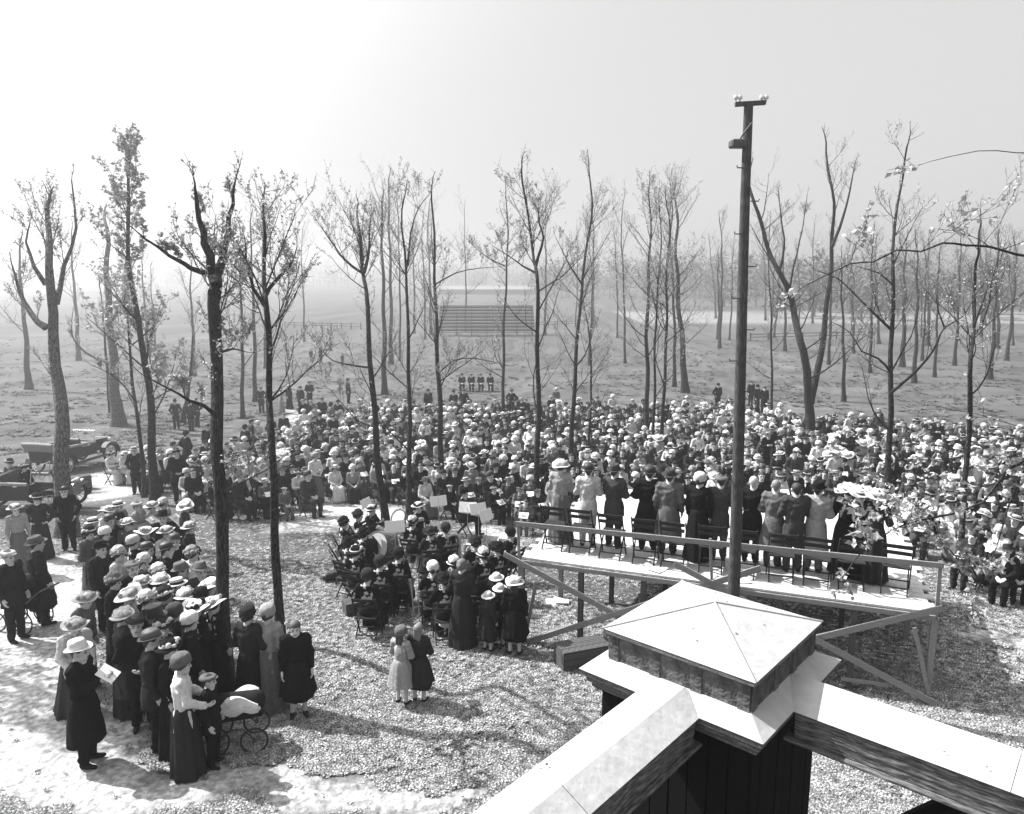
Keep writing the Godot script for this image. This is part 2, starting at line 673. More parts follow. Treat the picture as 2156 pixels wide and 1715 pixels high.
func make_skirts() -> void:
	var folds := func(a: float, k: int) -> Vector2: return Vector2(1.0 + (0.022 * k) * (0.6 * sin(a * 7.0 + 0.4) + 0.5 * sin(a * 11.0 + k * 0.35) + 0.25 * sin(a * 19.0)) / 1.4, 0.006 * sin(a * 5.0) if k == 0 else 0.0)
	var m := MB.new()
	var pr := []
	for e in [[0.285, 0.035], [0.27, 0.16], [0.25, 0.34], [0.232, 0.55], [0.212, 0.75], [0.198, 0.88], [0.172, 0.97], [0.152, 1.03], [0.05, 1.045]]:
		pr.append(Vector2(e[0], e[1]))
	m.lathe(pr, 44, 1.0, 0.86, func(a, k): return folds.call(a, 8 - k))
	P.skirt = m.mesh()
	m = MB.new()
	pr = []
	for e in [[0.30, 0.46], [0.275, 0.58], [0.24, 0.76], [0.21, 0.9], [0.172, 0.98], [0.152, 1.03], [0.05, 1.045]]:
		pr.append(Vector2(e[0], e[1]))
	m.lathe(pr, 40, 1.0, 0.88, func(a, k): return folds.call(a, 7 - k))
	P.short_skirt = m.mesh()
	m = MB.new()
	var b := [[Vector3(0, 0.55, -0.02), Vector3(0, 0.56, 0.04), 0.165, 0.15, Vector3(0.95, 1, 1)]]
	for s in [-1.0, 1.0]:
		b.append_array([[Vector3(0.08 * s, 0.53, 0), Vector3(0.12 * s, 0.535, 0.40), 0.12, 0.105], [Vector3(0.12 * s, 0.52, 0.40), Vector3(0.15 * s, 0.14, 0.46), 0.105, 0.11], [Vector3(0.1 * s, 0.5, 0.3), Vector3(0.12 * s, 0.14, 0.32), 0.09, 0.11]])
	b.append([Vector3(0, 0.50, 0.40), Vector3(0, 0.15, 0.47), 0.09, 0.12])
	m.sdf(b, 0.025, 0.05)
	for k in m.v.size():   # folds that hang from the knees
		var p := m.v[k]
		if p.y < 0.5 and p.z > 0.2:
			m.v[k] = p + m.n[k] * 0.014 * sin(p.x * 62.0 + p.z * 9.0) * clampf((0.5 - p.y) / 0.25, 0, 1)
	P.sit_skirt = m.mesh()


func dome(m: MB, r: float, y0: float, h: float, seg: int, sx: float, sz: float, wob = null, o := Vector3.ZERO, flatness := 2.0) -> void:
	var pr := []
	for k in 8:
		var t := k / 7.0
		pr.append(Vector2(r * pow(maxf(0.0, 1.0 - pow(t, flatness)), 1.0 / flatness) + 0.002, y0 + h * t))
	m.lathe(pr, seg, sx, sz, wob, o)


func brim(m: MB, ri: float, ro: float, y: float, seg: int, wob = null, th := 0.012, sx := 1.0, sz := 1.0) -> void:
	m.lathe([Vector2(ri, y - th), Vector2(lerpf(ri, ro, 0.5), y - th), Vector2(ro - 0.006, y - th), Vector2(ro, y - th * 0.5), Vector2(ro - 0.006, y), Vector2(lerpf(ri, ro, 0.5), y), Vector2(ri, y)], seg, sx, sz, wob)


func make_hats() -> void:
	var m: MB
	for kind in 3:   # wide ladies' hats
		m = MB.new()
		var ro: float = [0.205, 0.25, 0.165][kind]
		var lift: float = [0.022, 0.035, 0.03][kind]
		var ph := kind * 1.3
		brim(m, 0.075, ro, 0.01, 30, func(a, k): return Vector2(1.0 + 0.05 * sin(a * 2.0 + ph) + 0.025 * sin(a * 5.0), (lift * sin(a * 2.0 + ph) + 0.012 * sin(a * 3.0) - 0.012) if k in [1, 2, 3, 4, 5] else 0.0), 0.014, 1.0, 0.93)
		dome(m, [0.122, 0.138, 0.126][kind], -0.01, [0.118, 0.10, 0.16][kind], 22, 1.0, 1.0, func(a, k): return Vector2(1.0 + 0.06 * sin(a * 3.0 + k + ph), 0.008 * sin(a * 4.0)), Vector3.ZERO, 2.6)
		hats["wide%d" % kind] = m.mesh()
		m = MB.new()
		m.torus(Vector3(0, 0.022, 0), Vector3.UP, [0.124, 0.140, 0.127][kind], 0.016, 22, 6)
		for k in 6:   # flowers and ribbon loops pinned to the band
			var a := 0.5 + k * 0.55 + kind
			dome(m, 0.034 + 0.012 * sin(k * 2.1), 0.0, 0.05 + 0.02 * sin(k * 3.3), 8, 1.0, 1.0, null, Vector3(cos(a) * 0.13, 0.02 + 0.02 * sin(k * 1.7), sin(a) * 0.13))
		hats["trim%d" % kind] = m.mesh()
	m = MB.new()   # straw boater
	brim(m, 0.06, 0.165, 0.01, 26)
	m.lathe([Vector2(0.098, 0.0), Vector2(0.097, 0.05), Vector2(0.095, 0.082), Vector2(0.088, 0.088), Vector2(0.0, 0.09)], 24, 1.0, 1.1)
	hats.boater = m.mesh()
	m = MB.new()
	m.lathe([Vector2(0.101, 0.012), Vector2(0.1005, 0.045), Vector2(0.096, 0.045)], 24, 1.0, 1.1)
	hats.boater_band = m.mesh()
	m = MB.new()   # bowler
	brim(m, 0.06, 0.142, 0.006, 26, func(a, k): return Vector2(1, 0.024 * pow(absf(cos(a)), 2.0) if k in [2, 3, 4] else 0.0), 0.009, 1.0, 1.12)
	dome(m, 0.102, 0.0, 0.125, 24, 1.0, 1.15, null, Vector3.ZERO, 2.7)
	hats.bowler = m.mesh()
	m = MB.new()   # soft felt hat
	brim(m, 0.06, 0.155, 0.004, 26, func(a, k): return Vector2(1, (0.018 * pow(absf(cos(a)), 2.0) - 0.012 * maxf(0.0, sin(a))) if k in [2, 3, 4] else 0.0), 0.008, 1.0, 1.1)
	m.lathe([Vector2(0.103, 0.0), Vector2(0.101, 0.04), Vector2(0.096, 0.08), Vector2(0.086, 0.112), Vector2(0.055, 0.118), Vector2(0.0, 0.095)], 22, 0.95, 1.18, func(a, k): return Vector2(1.0 - (0.12 * maxf(0.0, sin(a)) if k >= 2 else 0.0), 0.0))
	hats.felt = m.mesh()
	m = MB.new()   # flat cloth cap
	dome(m, 0.132, 0.0, 0.058, 20, 1.0, 1.08, func(a, k): return Vector2(1.0 + 0.03 * sin(a * 8.0), -0.012 * sin(a)), Vector3(0, 0.006, -0.012), 2.4)
	m.lathe([Vector2(0.098, -0.022), Vector2(0.102, 0.012)], 20, 1.0, 1.1)
	m.lathe([Vector2(0.03, -0.002), Vector2(0.062, -0.010), Vector2(0.062, -0.004), Vector2(0.03, 0.008)], 16, 1.25, 0.95, null, Vector3(0, -0.006, 0.098))
	hats.cap = m.mesh()
	m = MB.new()   # toque
	dome(m, 0.128, -0.025, 0.155, 22, 1.0, 1.1, func(a, k): return Vector2(1.0 + 0.05 * sin(a * 6.0 + k * 1.4), 0.0), Vector3.ZERO, 2.8)
	hats.toque = m.mesh()
	m = MB.new()   # silk top hat
	brim(m, 0.06, 0.148, 0.006, 26, func(a, k): return Vector2(1, 0.024 * pow(absf(cos(a)), 2.0) if k in [2, 3, 4] else 0.0), 0.009, 1.0, 1.12)
	m.lathe([Vector2(0.10, 0.0), Vector2(0.097, 0.06), Vector2(0.103, 0.15), Vector2(0.104, 0.16), Vector2(0.098, 0.164), Vector2(0.0, 0.164)], 26, 1.0, 1.15)
	hats.top_hat = m.mesh()
	m = MB.new()   # child's round hat
	brim(m, 0.07, 0.195, -0.005, 26, func(a, k): return Vector2(1, -0.02 if k in [2, 3, 4] else 0.0))
	dome(m, 0.118, -0.01, 0.12, 20, 1.0, 1.0, null, Vector3.ZERO, 2.2)
	hats.child = m.mesh()
	m = MB.new()   # hair, short
	m.sdf([[Vector3(0, 0.05, -0.03), Vector3(0, 0.045, 0.0), 0.094, 0.088, Vector3(1.1, 0.97, 1)], [Vector3(0, -0.02, -0.065), Vector3(0, -0.04, -0.06), 0.045, 0.04]], 0.013, 0.02)
	hats.short_hair = m.mesh()
	m = MB.new()   # hair, put up
	m.sdf([[Vector3(0, 0.045, -0.03), Vector3(0, 0.05, 0.0), 0.105, 0.096, Vector3(1.02, 1, 1)], [Vector3(-0.07, 0.01, -0.03), Vector3(0.07, 0.01, -0.03), 0.045, 0.045], [Vector3(0, 0.0, -0.1), Vector3(0, 0.03, -0.115), 0.055, 0.05]], 0.013, 0.02)
	hats.long_hair = m.mesh()
	m = MB.new()   # hair hanging down the back
	m.sdf([[Vector3(0, 0.045, -0.03), Vector3(0, 0.05, 0.0), 0.102, 0.093, Vector3(1.04, 1, 1)], [Vector3(-0.04, -0.02, -0.07), Vector3(-0.035, -0.17, -0.085), 0.05, 0.045], [Vector3(0.04, -0.02, -0.07), Vector3(0.035, -0.17, -0.085), 0.05, 0.045]], 0.014, 0.02)
	hats.girl_hair = m.mesh()
	m = MB.new()   # ribbon bow
	for s in [-1.0, 1.0]:
		m.lathe([Vector2(0.008, 0.0), Vector2(0.03, 0.035), Vector2(0.035, 0.07), Vector2(0.02, 0.085), Vector2(0.0, 0.083)], 8, 1.0, 0.5, null, Vector3.ZERO, Basis(Vector3(0, 0, 1), -s * 1.1))
	hats.bow = m.mesh()
	m = MB.new()   # shirt front and tie
	m.lathe([Vector2(0.004, 1.16), Vector2(0.024, 1.25), Vector2(0.040, 1.34), Vector2(0.052, 1.40), Vector2(0.03, 1.415)], 10, 1.0, 0.5)
	hats.shirt = m.mesh()
	m = MB.new()
	m.lathe([Vector2(0.064, -0.145), Vector2(0.0655, -0.115), Vector2(0.060, -0.105)], 16, 1.0, 1.05)
	hats.collar = m.mesh()


const TONE := {"black": 0.012, "charcoal": 0.028, "dark grey": 0.055, "grey": 0.13, "light grey": 0.30, "white": 0.66, "pale": 0.48, "straw": 0.55}


# look: sex m/w/g/b (girl, boy), pose, top, low (tones), coat, hat, hat_tone, hair, bow, scale, tilt, lean
func person(at: Vector3, turn: float, look: Dictionary, label: String, group := "", fine := true) -> Node3D:
	var o := thing("person", at, turn, label, "person", group)
	dress(o, look, fine)
	return o


func dress(o: Node3D, look: Dictionary, fine: bool) -> void:
	var sx: String = look.get("sex", "m")
	var pose: String = look.get("pose", "down")
	var set: Dictionary = P[pose]
	var d: Dictionary = set.d
	var sc: float = look.get("scale", 1.0)
	var wide: float = look.get("wide", 1.0)
	if sx == "w":
		sc *= 0.95
		wide *= 0.95
	o.scale = Vector3(sc * wide, sc, sc * wide)
	if look.has("lean"):
		o.rotation.x = look.lean
	var top: float = TONE[look.get("top", "black")]
	var low: float = TONE[look.get("low", look.get("top", "black"))]
	part(o, "body", set.body, mats.skin)
	var head: Vector3 = d.head
	var hair: float = look.get("hair", 0.03)
	if hair >= 0.0:
		var h := part(o, "hair", hats.short_hair if sx in ["m", "b"] else hats.girl_hair if sx == "g" else hats.long_hair, mat("hair_%.2f" % hair, hair, 0.7, noise_tex("strands", 128, 0.05, 3, 0.6, 1.0), Vector3(8, 2, 8)))
		h.position = head
	if sx in ["m", "b"]:
		part(o, "coat" if look.get("coat", false) else "jacket", set.coat if look.get("coat", false) else set.jacket, cloth(top))
		part(o, "trousers", P["trousers_%s" % d.seated], cloth(low))
		var c := part(o, "collar", hats.collar, cloth(0.65))
		c.position = head
		if fine or look.get("shirt", false):
			var s := part(o, "shirt_front", hats.shirt, cloth(0.62))
			s.position = Vector3(0, d.lift, 0.112)
			s.rotation.x = -0.14
	elif d.seated:
		part(o, "blouse", set.blouse, cloth(top))
		part(o, "skirt", P.sit_skirt, cloth(low))
	elif look.get("coat", false):
		part(o, "coat", set.coat, cloth(top))
		part(o, "skirt", P.short_skirt if sx == "g" else P.skirt, cloth(low))
	else:
		part(o, "blouse", set.jacket if look.get("jacket", false) else set.blouse, cloth(top))
		part(o, "skirt", P.short_skirt if sx == "g" else P.skirt, cloth(low))
	var hat: String = look.get("hat", "")
	if hat:
		var ht: float = TONE[look.get("hat_tone", "black")]
		var hm := cloth(ht)
		if hat == "boater":
			hm = mat("straw", 0.55, 0.8, noise_tex("plait", 128, 0.09, 2, 0.7, 1.0), Vector3(5, 5, 5))
		elif hat in ["bowler", "top_hat"]:
			hm = mat("felt_%.3f" % ht, ht, 0.6)
		var h := part(o, "hat", hats[hat], hm)
		h.position = head + Vector3(0, 0.062, -0.012)
		h.rotation = Vector3(look.get("tip", -0.14), look.get("spin", 0.0), look.get("tilt", 0.0))
		if hat.begins_with("wide"):
			part(h, "hat_trim", hats["trim" + hat.right(1)], cloth(TONE[look.get("trim", "pale" if ht < 0.1 else "light grey" if ht < 0.7 else "pale")]))
		elif hat == "boater":
			part(h, "hat_band", hats.boater_band, cloth(0.015))
	if look.has("bow"):
		var b := part(o, "ribbon", hats.bow, cloth(TONE[look.bow]))
		b.position = head + Vector3(-0.08, 0.06, -0.06)


func sheet_of_paper(p: Vector3, turn: float, tip: float, label: String, group: String, w := 0.2, h := 0.26) -> void:
	if not P.has("sheet"):
		var m := MB.new()
		for s in [-1.0, 1.0]:
			var a := []
			for k in 5:
				var t := k / 4.0
				a.append(Vector3(s * t * 0.5, 0.06 * t * t, 0))
			for k in 4:
				var l := Vector3(0, 0, 0.5)
				if s > 0:
					m.quad(a[k] + l, a[k + 1] + l, a[k + 1] - l, a[k] - l)
				else:
					m.quad(a[k] - l, a[k + 1] - l, a[k + 1] + l, a[k] + l)
		P.sheet = m.mesh()
	var o := part(self, "song_sheet", P.sheet, mat("paper", 0.72, 0.9))
	tag(o, label, "paper", group)
	o.position = p
	o.rotation = Vector3(tip, turn, 0)
	o.scale = Vector3(w, 0.2, h)


# ---------- trees ----------
func leaf(m: MB, p: Vector3, s: float) -> void:
	var d := Vector3(rng.randf_range(-1, 1), rng.randf_range(-0.9, 0.5), rng.randf_range(-1, 1)).normalized()
	var w := d.cross(Vector3(rng.randf_range(-1, 1), rng.randf_range(-0.4, 1), rng.randf_range(-1, 1))).normalized()
	var nn := d.cross(w)
	var a := p + d * s
	var mid := p + d * s * 0.45
	var l := mid + w * s * 0.33 + nn * s * 0.1
	var r := mid - w * s * 0.33 + nn * s * 0.1
	m.tri(p, l, a)
	m.tri(p, a, r)


func limb(w: MB, lv: MB, from: Vector3, dir: Vector3, length: float, r0: float, depth: int, o: Dictionary) -> void:
	var n := 5 if depth > 0 else 3
	var pts := [from]
	var rad := [r0]
	var d := dir.normalized()
	for k in n:
		d = (d + Vector3(rng.randf_range(-1, 1), rng.randf_range(-0.5, 0.7), rng.randf_range(-1, 1)) * 0.2 + Vector3(0, o.get("rise", 0.10), 0)).normalized()
		pts.append(pts[-1] + d * length / n)
		rad.append(lerpf(r0, maxf(0.0022, r0 * 0.25), float(k + 1) / n))
	w.tube(pts, rad, 5 if r0 > 0.02 else 3, false)
	var ls: float = o.get("leaf", 0.05)
	if depth > 0:
		var m: int = 4 + rng.randi() % 3
		for j in m:
			var t := lerpf(0.2, 0.98, (j + rng.randf()) / m) * n
			var k: int = min(int(t), n - 1)
			var p: Vector3 = pts[k].lerp(pts[k + 1], t - k)
			var side := Vector3(rng.randf_range(-1, 1), rng.randf_range(-0.3, 0.8), rng.randf_range(-1, 1)).normalized()
			limb(w, lv, p, (pts[k + 1] - pts[k]).normalized() * 0.9 + side, length * rng.randf_range(0.3, 0.62) * (1.15 - 0.4 * t / n), maxf(0.0028, rad[k] * 0.5), depth - 1, o)
	var cnt: float = o.get("leaves", 3.0)
	for j in int(cnt) + (1 if rng.randf() < fmod(cnt, 1.0) else 0):
		var t := rng.randf_range(0.15, 1.0) * n
		var k: int = min(int(t), n - 1)
		leaf(lv, pts[k].lerp(pts[k + 1], t - k), ls * rng.randf_range(0.5, 1.25))


# pts: trunk from the ground to its tip; each forks entry is another stem or limb as points with its own radius
func tree(pts: Array, r0: float, label: String, o := {}, group := "") -> Node3D:
	var base: Vector3 = pts[0]
	var root := thing("tree", base, 0.0, label, "tree", group)
	trunks_at.append(Vector3(base.x, r0, base.z))
	var bark: Material = mats[o.get("bark", "bark")]
	var w := MB.new()
	var lv := MB.new()
	var stems := [[pts, r0, o.get("r1", r0 * 0.22), -1]]
	for f in o.get("forks", []):
		stems.append([f[0], f[1], f[1] * 0.2, f[2] if f.size() > 2 else -1])
	var rs := 0
	for s in stems:
		rs += 1
		w = MB.new()
		# fine points with a little wander
		var fine := []
		var rad := []
		var sp: Array = s[0]
		var total := 0.0
		for k in sp.size() - 1:
			total += sp[k].distance_to(sp[k + 1])
		var gone := 0.0
		for k in sp.size() - 1:
			var l: float = sp[k].distance_to(sp[k + 1])
			var m: int = max(2, int(l / 0.45))
			for j in m:
				var t := float(j) / m
				var p: Vector3 = sp[k].lerp(sp[k + 1], t)
				# round the corners of the polyline
				var pa: Vector3 = sp[max(k - 1, 0)]
				var pb: Vector3 = sp[min(k + 2, sp.size() - 1)]
				p = sp[k].cubic_interpolate(sp[k + 1], pa, pb, t)
				var q := (gone + l * t) / total
				var wob: float = s[1] * 0.22 * minf(1.0, q * 6.0)
				fine.append(p - base + Vector3(sin(rs + q * 23.0), 0, cos(rs * 2.0 + q * 19.0)) * wob)
				var r: float = lerpf(s[1], s[2], pow(q, 0.85))
				if rs == 1 and not o.get("no_flare", false):
					r *= 1.0 + 0.55 * exp(-p.distance_to(base) / (s[1] * 2.2))
				rad.append(r)
			gone += l
		fine.append(sp[-1] - base)
		rad.append(s[2])
		if rs == 1:
			fine[0].y -= 0.15
			var tm := MB.new()
			tm.tube(fine, rad, 12 if r0 > 0.12 else 8, true, 0.06, rs)
			part(root, "trunk", tm.mesh(), bark)
		else:
			w.tube(fine, rad, 7, true, 0.05, rs)
		# side branches
		var nb: int = o.get("branches", 16) if rs == 1 else o.get("fork_branches", int(o.get("branches", 16) * 0.45)) if s[3] < 0 else s[3]
		var hgt: float = total
		for j in nb:
			var q := pow(rng.randf(), 0.8)
			var lowest: float = o.get("low", 0.3) if rs == 1 else 0.2
			q = lowest + (0.99 - lowest) * q
			var k: int = clampi(int(q * (fine.size() - 1)), 0, fine.size() - 2)
			var az := rng.randf() * TAU
			var el := rng.randf_range(0.15, 0.85) + q * 0.45
			var len: float = maxf(hgt, o.get("least", 6.0)) * rng.randf_range(0.12, 0.27) * (1.2 - 0.65 * q) * o.get("reach", 1.0)
			limb(w, lv, fine[k], Vector3(cos(az) * cos(el), sin(el), sin(az) * cos(el)), len, minf(rad[k] * 0.42, 0.005 + len * 0.0105), o.get("depth", 2), o)
		limb(w, lv, fine[-1], fine[-1] - fine[-2], maxf(hgt * 0.06, 0.4), rad[-1], 1, o)
		var bp := part(root, "branches" if rs == 1 else "limb", w.mesh(), bark)
		if rs == 1:
			bp.set_meta("kind", "stuff")
	if lv.v.size():
		var c := part(root, "crown", lv.mesh(), mats.leaf)
		c.set_meta("kind", "stuff")
	return root


# trunk traced at the pixels of uv, standing at the ground point of the first of them
func traced(uv: Array, r0: float, label: String, o := {}, group := "") -> Node3D:
	var b := gp(uv[0][0], uv[0][1])
	var pts := [b]
	var z := b.z
	for k in range(1, uv.size()):
		pts.append(at_z(uv[k][0], uv[k][1], z + rng.randf_range(-0.25, 0.25) * k))
	var fk := []
	for f in o.get("limbs_uv", []):
		var fp := []
		var zz: float = z
		for q in f[0]:
			fp.append(at_z(q[0], q[1], zz))
			zz += f[2] if f.size() > 2 else rng.randf_range(-0.4, 0.4)
		fk.append([fp, f[1]])
	var oo := o.duplicate()
	oo.forks = fk
	return tree(pts, r0, label, oo, group)


func trees() -> void:
	var near_leaf := {"leaf": 0.055, "leaves": 3.0, "reach": 0.9, "low": 0.2}
	var mk := func(a: Dictionary) -> Dictionary:
		var d := near_leaf.duplicate()
		d.merge(a, true)
		return d
	# the old broad tree beside the motor cars
	traced([[140, 1128], [128, 900], [112, 700], [104, 560], [100, 480], [104, 420]], 0.25, "broad pale-barked old tree beside the open motor car", mk.call({"bark": "glare_pale_bark", "branches": 12, "low": 0.3, "r1": 0.045, "reach": 0.7, "limbs_uv": [[[[96, 690], [62, 660], [40, 610], [25, 560]], 0.10], [[[96, 600], [70, 560], [55, 510], [62, 470]], 0.07], [[[118, 640], [135, 560], [160, 480], [150, 380]], 0.08]]}))
	traced([[249, 897], [240, 790], [230, 670], [224, 570], [226, 500], [220, 450]], 0.34, "thick leaning tree on the sunny slope with a low forked limb", mk.call({"bark": "glare_pale_bark", "branches": 11, "leaf": 0.08, "reach": 0.8, "limbs_uv": [[[[235, 765], [200, 755], [165, 730], [150, 700], [152, 660]], 0.10], [[[230, 680], [255, 640], [262, 580], [275, 500]], 0.12]]}))
	traced([[232, 872], [222, 740], [214, 640], [208, 590]], 0.12, "slim straight tree standing behind the thick leaning one", mk.call({"branches": 9, "reach": 0.6, "leaf": 0.08}))
	traced([[303, 1048], [300, 960], [288, 880], [279, 810], [270, 700], [267, 640], [268, 590], [264, 545]], 0.085, "thin crooked tree beside the standing man in straw hat", mk.call({"branches": 12, "reach": 0.55, "low": 0.35, "limbs_uv": [[[[284, 845], [262, 815], [235, 790], [195, 770]], 0.035], [[[273, 730], [310, 700], [330, 670]], 0.03]]}))
	traced([[478, 1457], [468, 1180], [458, 940], [455, 760], [451, 640], [452, 600], [452, 578]], 0.10, "shaggy-barked forked tree rising from the standing crowd", mk.call({"branches": 10, "least": 3.0, "reach": 0.75,  "low": 0.5, "r1": 0.085, "limbs_uv": [[[[452, 592], [440, 540], [426, 490], [416, 440], [410, 395]], 0.082], [[[453, 592], [466, 545], [478, 490], [488, 430], [494, 385]], 0.078], [[[455, 580], [420, 572], [385, 555], [330, 520], [290, 490]], 0.05], [[[456, 745], [490, 735], [520, 742]], 0.03], [[[456, 880], [430, 855], [400, 845], [375, 830], [300, 790]], 0.035, 0.2], [[[464, 1040], [500, 1020], [560, 990], [640, 930]], 0.016, 0.15]]}))
	traced([[590, 1362], [582, 1180], [572, 960], [567, 800], [562, 650], [554, 560], [558, 490], [554, 430]], 0.09, "shaggy-barked straight tree behind the woman in grey suit", mk.call({"branches": 14, "least": 4.0, "reach": 0.8,  "low": 0.4, "limbs_uv": [[[[560, 620], [580, 590], [610, 560], [625, 520]], 0.04], [[[562, 650], [535, 610], [520, 560], [515, 500]], 0.04]]}))
	traced([[813, 1108], [795, 960], [783, 800], [775, 690], [770, 610], [764, 570], [756, 500], [752, 440]], 0.115, "slender tree rooted behind the bass drum", mk.call({"branches": 15, "limbs_uv": [[[[764, 575], [740, 560], [715, 535], [695, 505], [670, 470]], 0.045], [[[766, 575], [775, 540], [778, 490], [782, 440]], 0.055], [[[782, 775], [745, 770], [700, 760], [680, 740]], 0.035], [[[790, 900], [750, 885], [700, 825], [680, 815]], 0.022]]}))
	traced([[861, 1085], [862, 950], [861, 790], [858, 680], [856, 580], [846, 480], [850, 420]], 0.095, "slender straight tree rooted behind the seated musicians", mk.call({"branches": 17, "limbs_uv": [[[[858, 560], [865, 490], [880, 440], [900, 415]], 0.04]]}))
	traced([[930, 1027], [926, 860], [919, 700], [915, 560], [912, 460], [908, 400]], 0.125, "smooth tree standing among the front chairs", mk.call({"branches": 16, "limbs_uv": [[[[920, 790], [955, 760], [1000, 755], [1070, 770]], 0.035], [[[922, 830], [950, 770], [980, 750]], 0.03], [[[915, 600], [960, 575], [1010, 565], [1060, 562]], 0.03]]}))
	traced([[1059, 893], [1060, 780], [1061, 690], [1066, 590], [1069, 500], [1065, 400]], 0.12, "straight dark tree at the back of the audience", mk.call({"leaf": 0.08, "branches": 14, "limbs_uv": [[[[1063, 560], [1040, 550], [1010, 530], [990, 510]], 0.045]]}))
	traced([[1129, 1098], [1132, 960], [1133, 820], [1132, 700], [1130, 580], [1124, 540], [1116, 490], [1106, 420], [1098, 360]], 0.105, "slim tree with hooked top beside the platform corner", mk.call({"branches": 15, "limbs_uv": [[[[1128, 560], [1140, 520], [1144, 500], [1136, 470], [1132, 440], [1120, 425]], 0.05], [[[1128, 575], [1100, 560], [1080, 545], [1040, 520]], 0.035]]}))
	traced([[1200, 1020], [1204, 920], [1210, 800], [1218, 690], [1226, 590], [1238, 510], [1247, 420], [1240, 360]], 0.11, "slim leaning tree behind the choir", mk.call({"branches": 17, "leaves": 3.2, "limbs_uv": [[[[1226, 600], [1200, 560], [1185, 530], [1170, 500]], 0.04]]}))
	traced([[1237, 985], [1243, 870], [1245, 775], [1238, 680], [1228, 630], [1250, 570]], 0.07, "thin leafy sapling behind the choir", mk.call({"branches": 15, "leaves": 3.6, "low": 0.25}))
	var cl := [[[1361, 942], [1363, 800], [1362, 690], [1366, 580], [1370, 470], [1366, 400], 0.14], [[1373, 982], [1378, 840], [1380, 700], [1386, 600], [1392, 500], [1388, 430], 0.08], [[1392, 976], [1397, 840], [1404, 700], [1403, 600], [1410, 480], [1402, 420], 0.10], [[1420, 815], [1421, 720], [1418, 620], [1412, 500], [1416, 440], [1412, 400], 0.16], [[1443, 828], [1438, 740], [1430, 650], [1424, 540], [1426, 470], [1420, 400], 0.26]]
	var cn := ["dark tree, leftmost trunk of the close leafy clump", "thinnest pole-like tree of the close leafy clump", "slim curving tree of the close leafy clump", "dark tree just behind the close leafy clump", "thickest dark trunk behind the close leafy clump"]
	cn[0] = "sturdy dark tree of the close leafy clump behind the choir"
	for k in cl.size():
		traced(cl[k].slice(0, 6), cl[k][6], cn[k], mk.call({"branches": 18, "leaves": 3.6, "leaf": 0.07, "low": 0.22, "reach": 1.1}))
	traced([[1626, 906], [1625, 760], [1623, 640], [1618, 540], [1622, 470]], 0.085, "thin straight tree just beyond the utility pole", mk.call({"branches": 12}))
	traced([[1708, 945], [1706, 860], [1700, 800], [1686, 720], [1672, 650], [1645, 580], [1618, 520], [1588, 430], [1575, 370]], 0.25, "dark twin-stemmed tree dividing low above the audience", mk.call({"branches": 15, "leaves": 1.5, "limbs_uv": [[[[1706, 850], [1724, 770], [1736, 690], [1746, 600], [1752, 520], [1756, 450], [1748, 380], [1740, 300]], 0.19], [[[1752, 520], [1775, 460], [1790, 400], [1802, 340]], 0.09], [[[1640, 575], [1652, 520], [1645, 460], [1640, 400]], 0.07], [[[1660, 620], [1672, 560], [1690, 480], [1700, 410]], 0.06]]}))
	traced([[1868, 1100], [1872, 950], [1876, 830], [1878, 700], [1880, 600], [1884, 500], [1888, 430], [1902, 370], [1910, 310]], 0.105, "dark straight tree with low spreading limbs behind the platform end", mk.call({"branches": 13, "leaves": 1.6, "limbs_uv": [[[[1878, 826], [1915, 795], [1950, 760], [1975, 720], [1990, 690], [2030, 665], [2045, 640]], 0.05], [[[1990, 692], [1975, 650], [1970, 610]], 0.03], [[[1876, 694], [1840, 660], [1800, 620], [1766, 588], [1720, 570]], 0.045], [[[1875, 784], [1850, 755], [1815, 740], [1790, 700], [1755, 680]], 0.04], [[[1880, 600], [1850, 575], [1800, 560]], 0.03]]}))
	traced([[2022, 1200], [2030, 1050], [2040, 910], [2046, 760], [2050, 680], [2056, 570], [2060, 520], [2066, 470]], 0.075, "thin tree beyond the outer corner post of the platform", mk.call({"branches": 12, "leaves": 1.6, "limbs_uv": [[[[2050, 690], [2068, 640], [2085, 590]], 0.03]]}))
	# slope behind, thinner woods
	var far := [[309, 737, 300, 600, 0.2], [327, 737, 318, 620, 0.13], [408, 792, 400, 600, 0.17], [383, 893, 402, 770, 0.15], [510, 882, 505, 560, 0.14], [537, 846, 528, 520, 0.17], [559, 776, 552, 520, 0.18], [809, 832, 803, 470, 0.22], [823, 768, 818, 430, 0.24], [842, 760, 838, 470, 0.14], [872, 703, 868, 500, 0.2], [907, 706, 900, 480, 0.24], [895, 715, 888, 500, 0.16], [980, 700, 978, 500, 0.18], [1316, 765, 1308, 480, 0.14], [1515, 734, 1520, 520, 0.2], [1147, 706, 1148, 480, 0.24], [1240, 770, 1250, 500, 0.14], [1300, 712, 1296, 540, 0.16], [1653, 740, 1650, 560, 0.2], [1777, 846, 1772, 600, 0.15], [1832, 786, 1836, 540, 0.16], [1900, 773, 1905, 560, 0.25], [1925, 807, 1932, 560, 0.2], [1942, 760, 1950, 580, 0.16], [1968, 795, 1975, 590, 0.15], [1745, 768, 1750, 560, 0.17], [1798, 745, 1792, 580, 0.16], [2010, 770, 2022, 560, 0.18], [2085, 800, 2100, 560, 0.2], [2120, 760, 2140, 560, 0.2], [60, 820, 40, 560, 0.25], [165, 760, 150, 540, 0.24], [640, 720, 634, 540, 0.15]]
	for k in 22:
		var u := rng.randf_range(1560, 2180) if k < 17 else rng.randf_range(1180, 1560)
		var v := rng.randf_range(668, 735)
		far.append([u, v, u + rng.randf_range(-12, 12), v - rng.randf_range(110, 170), rng.randf_range(0.12, 0.26)])
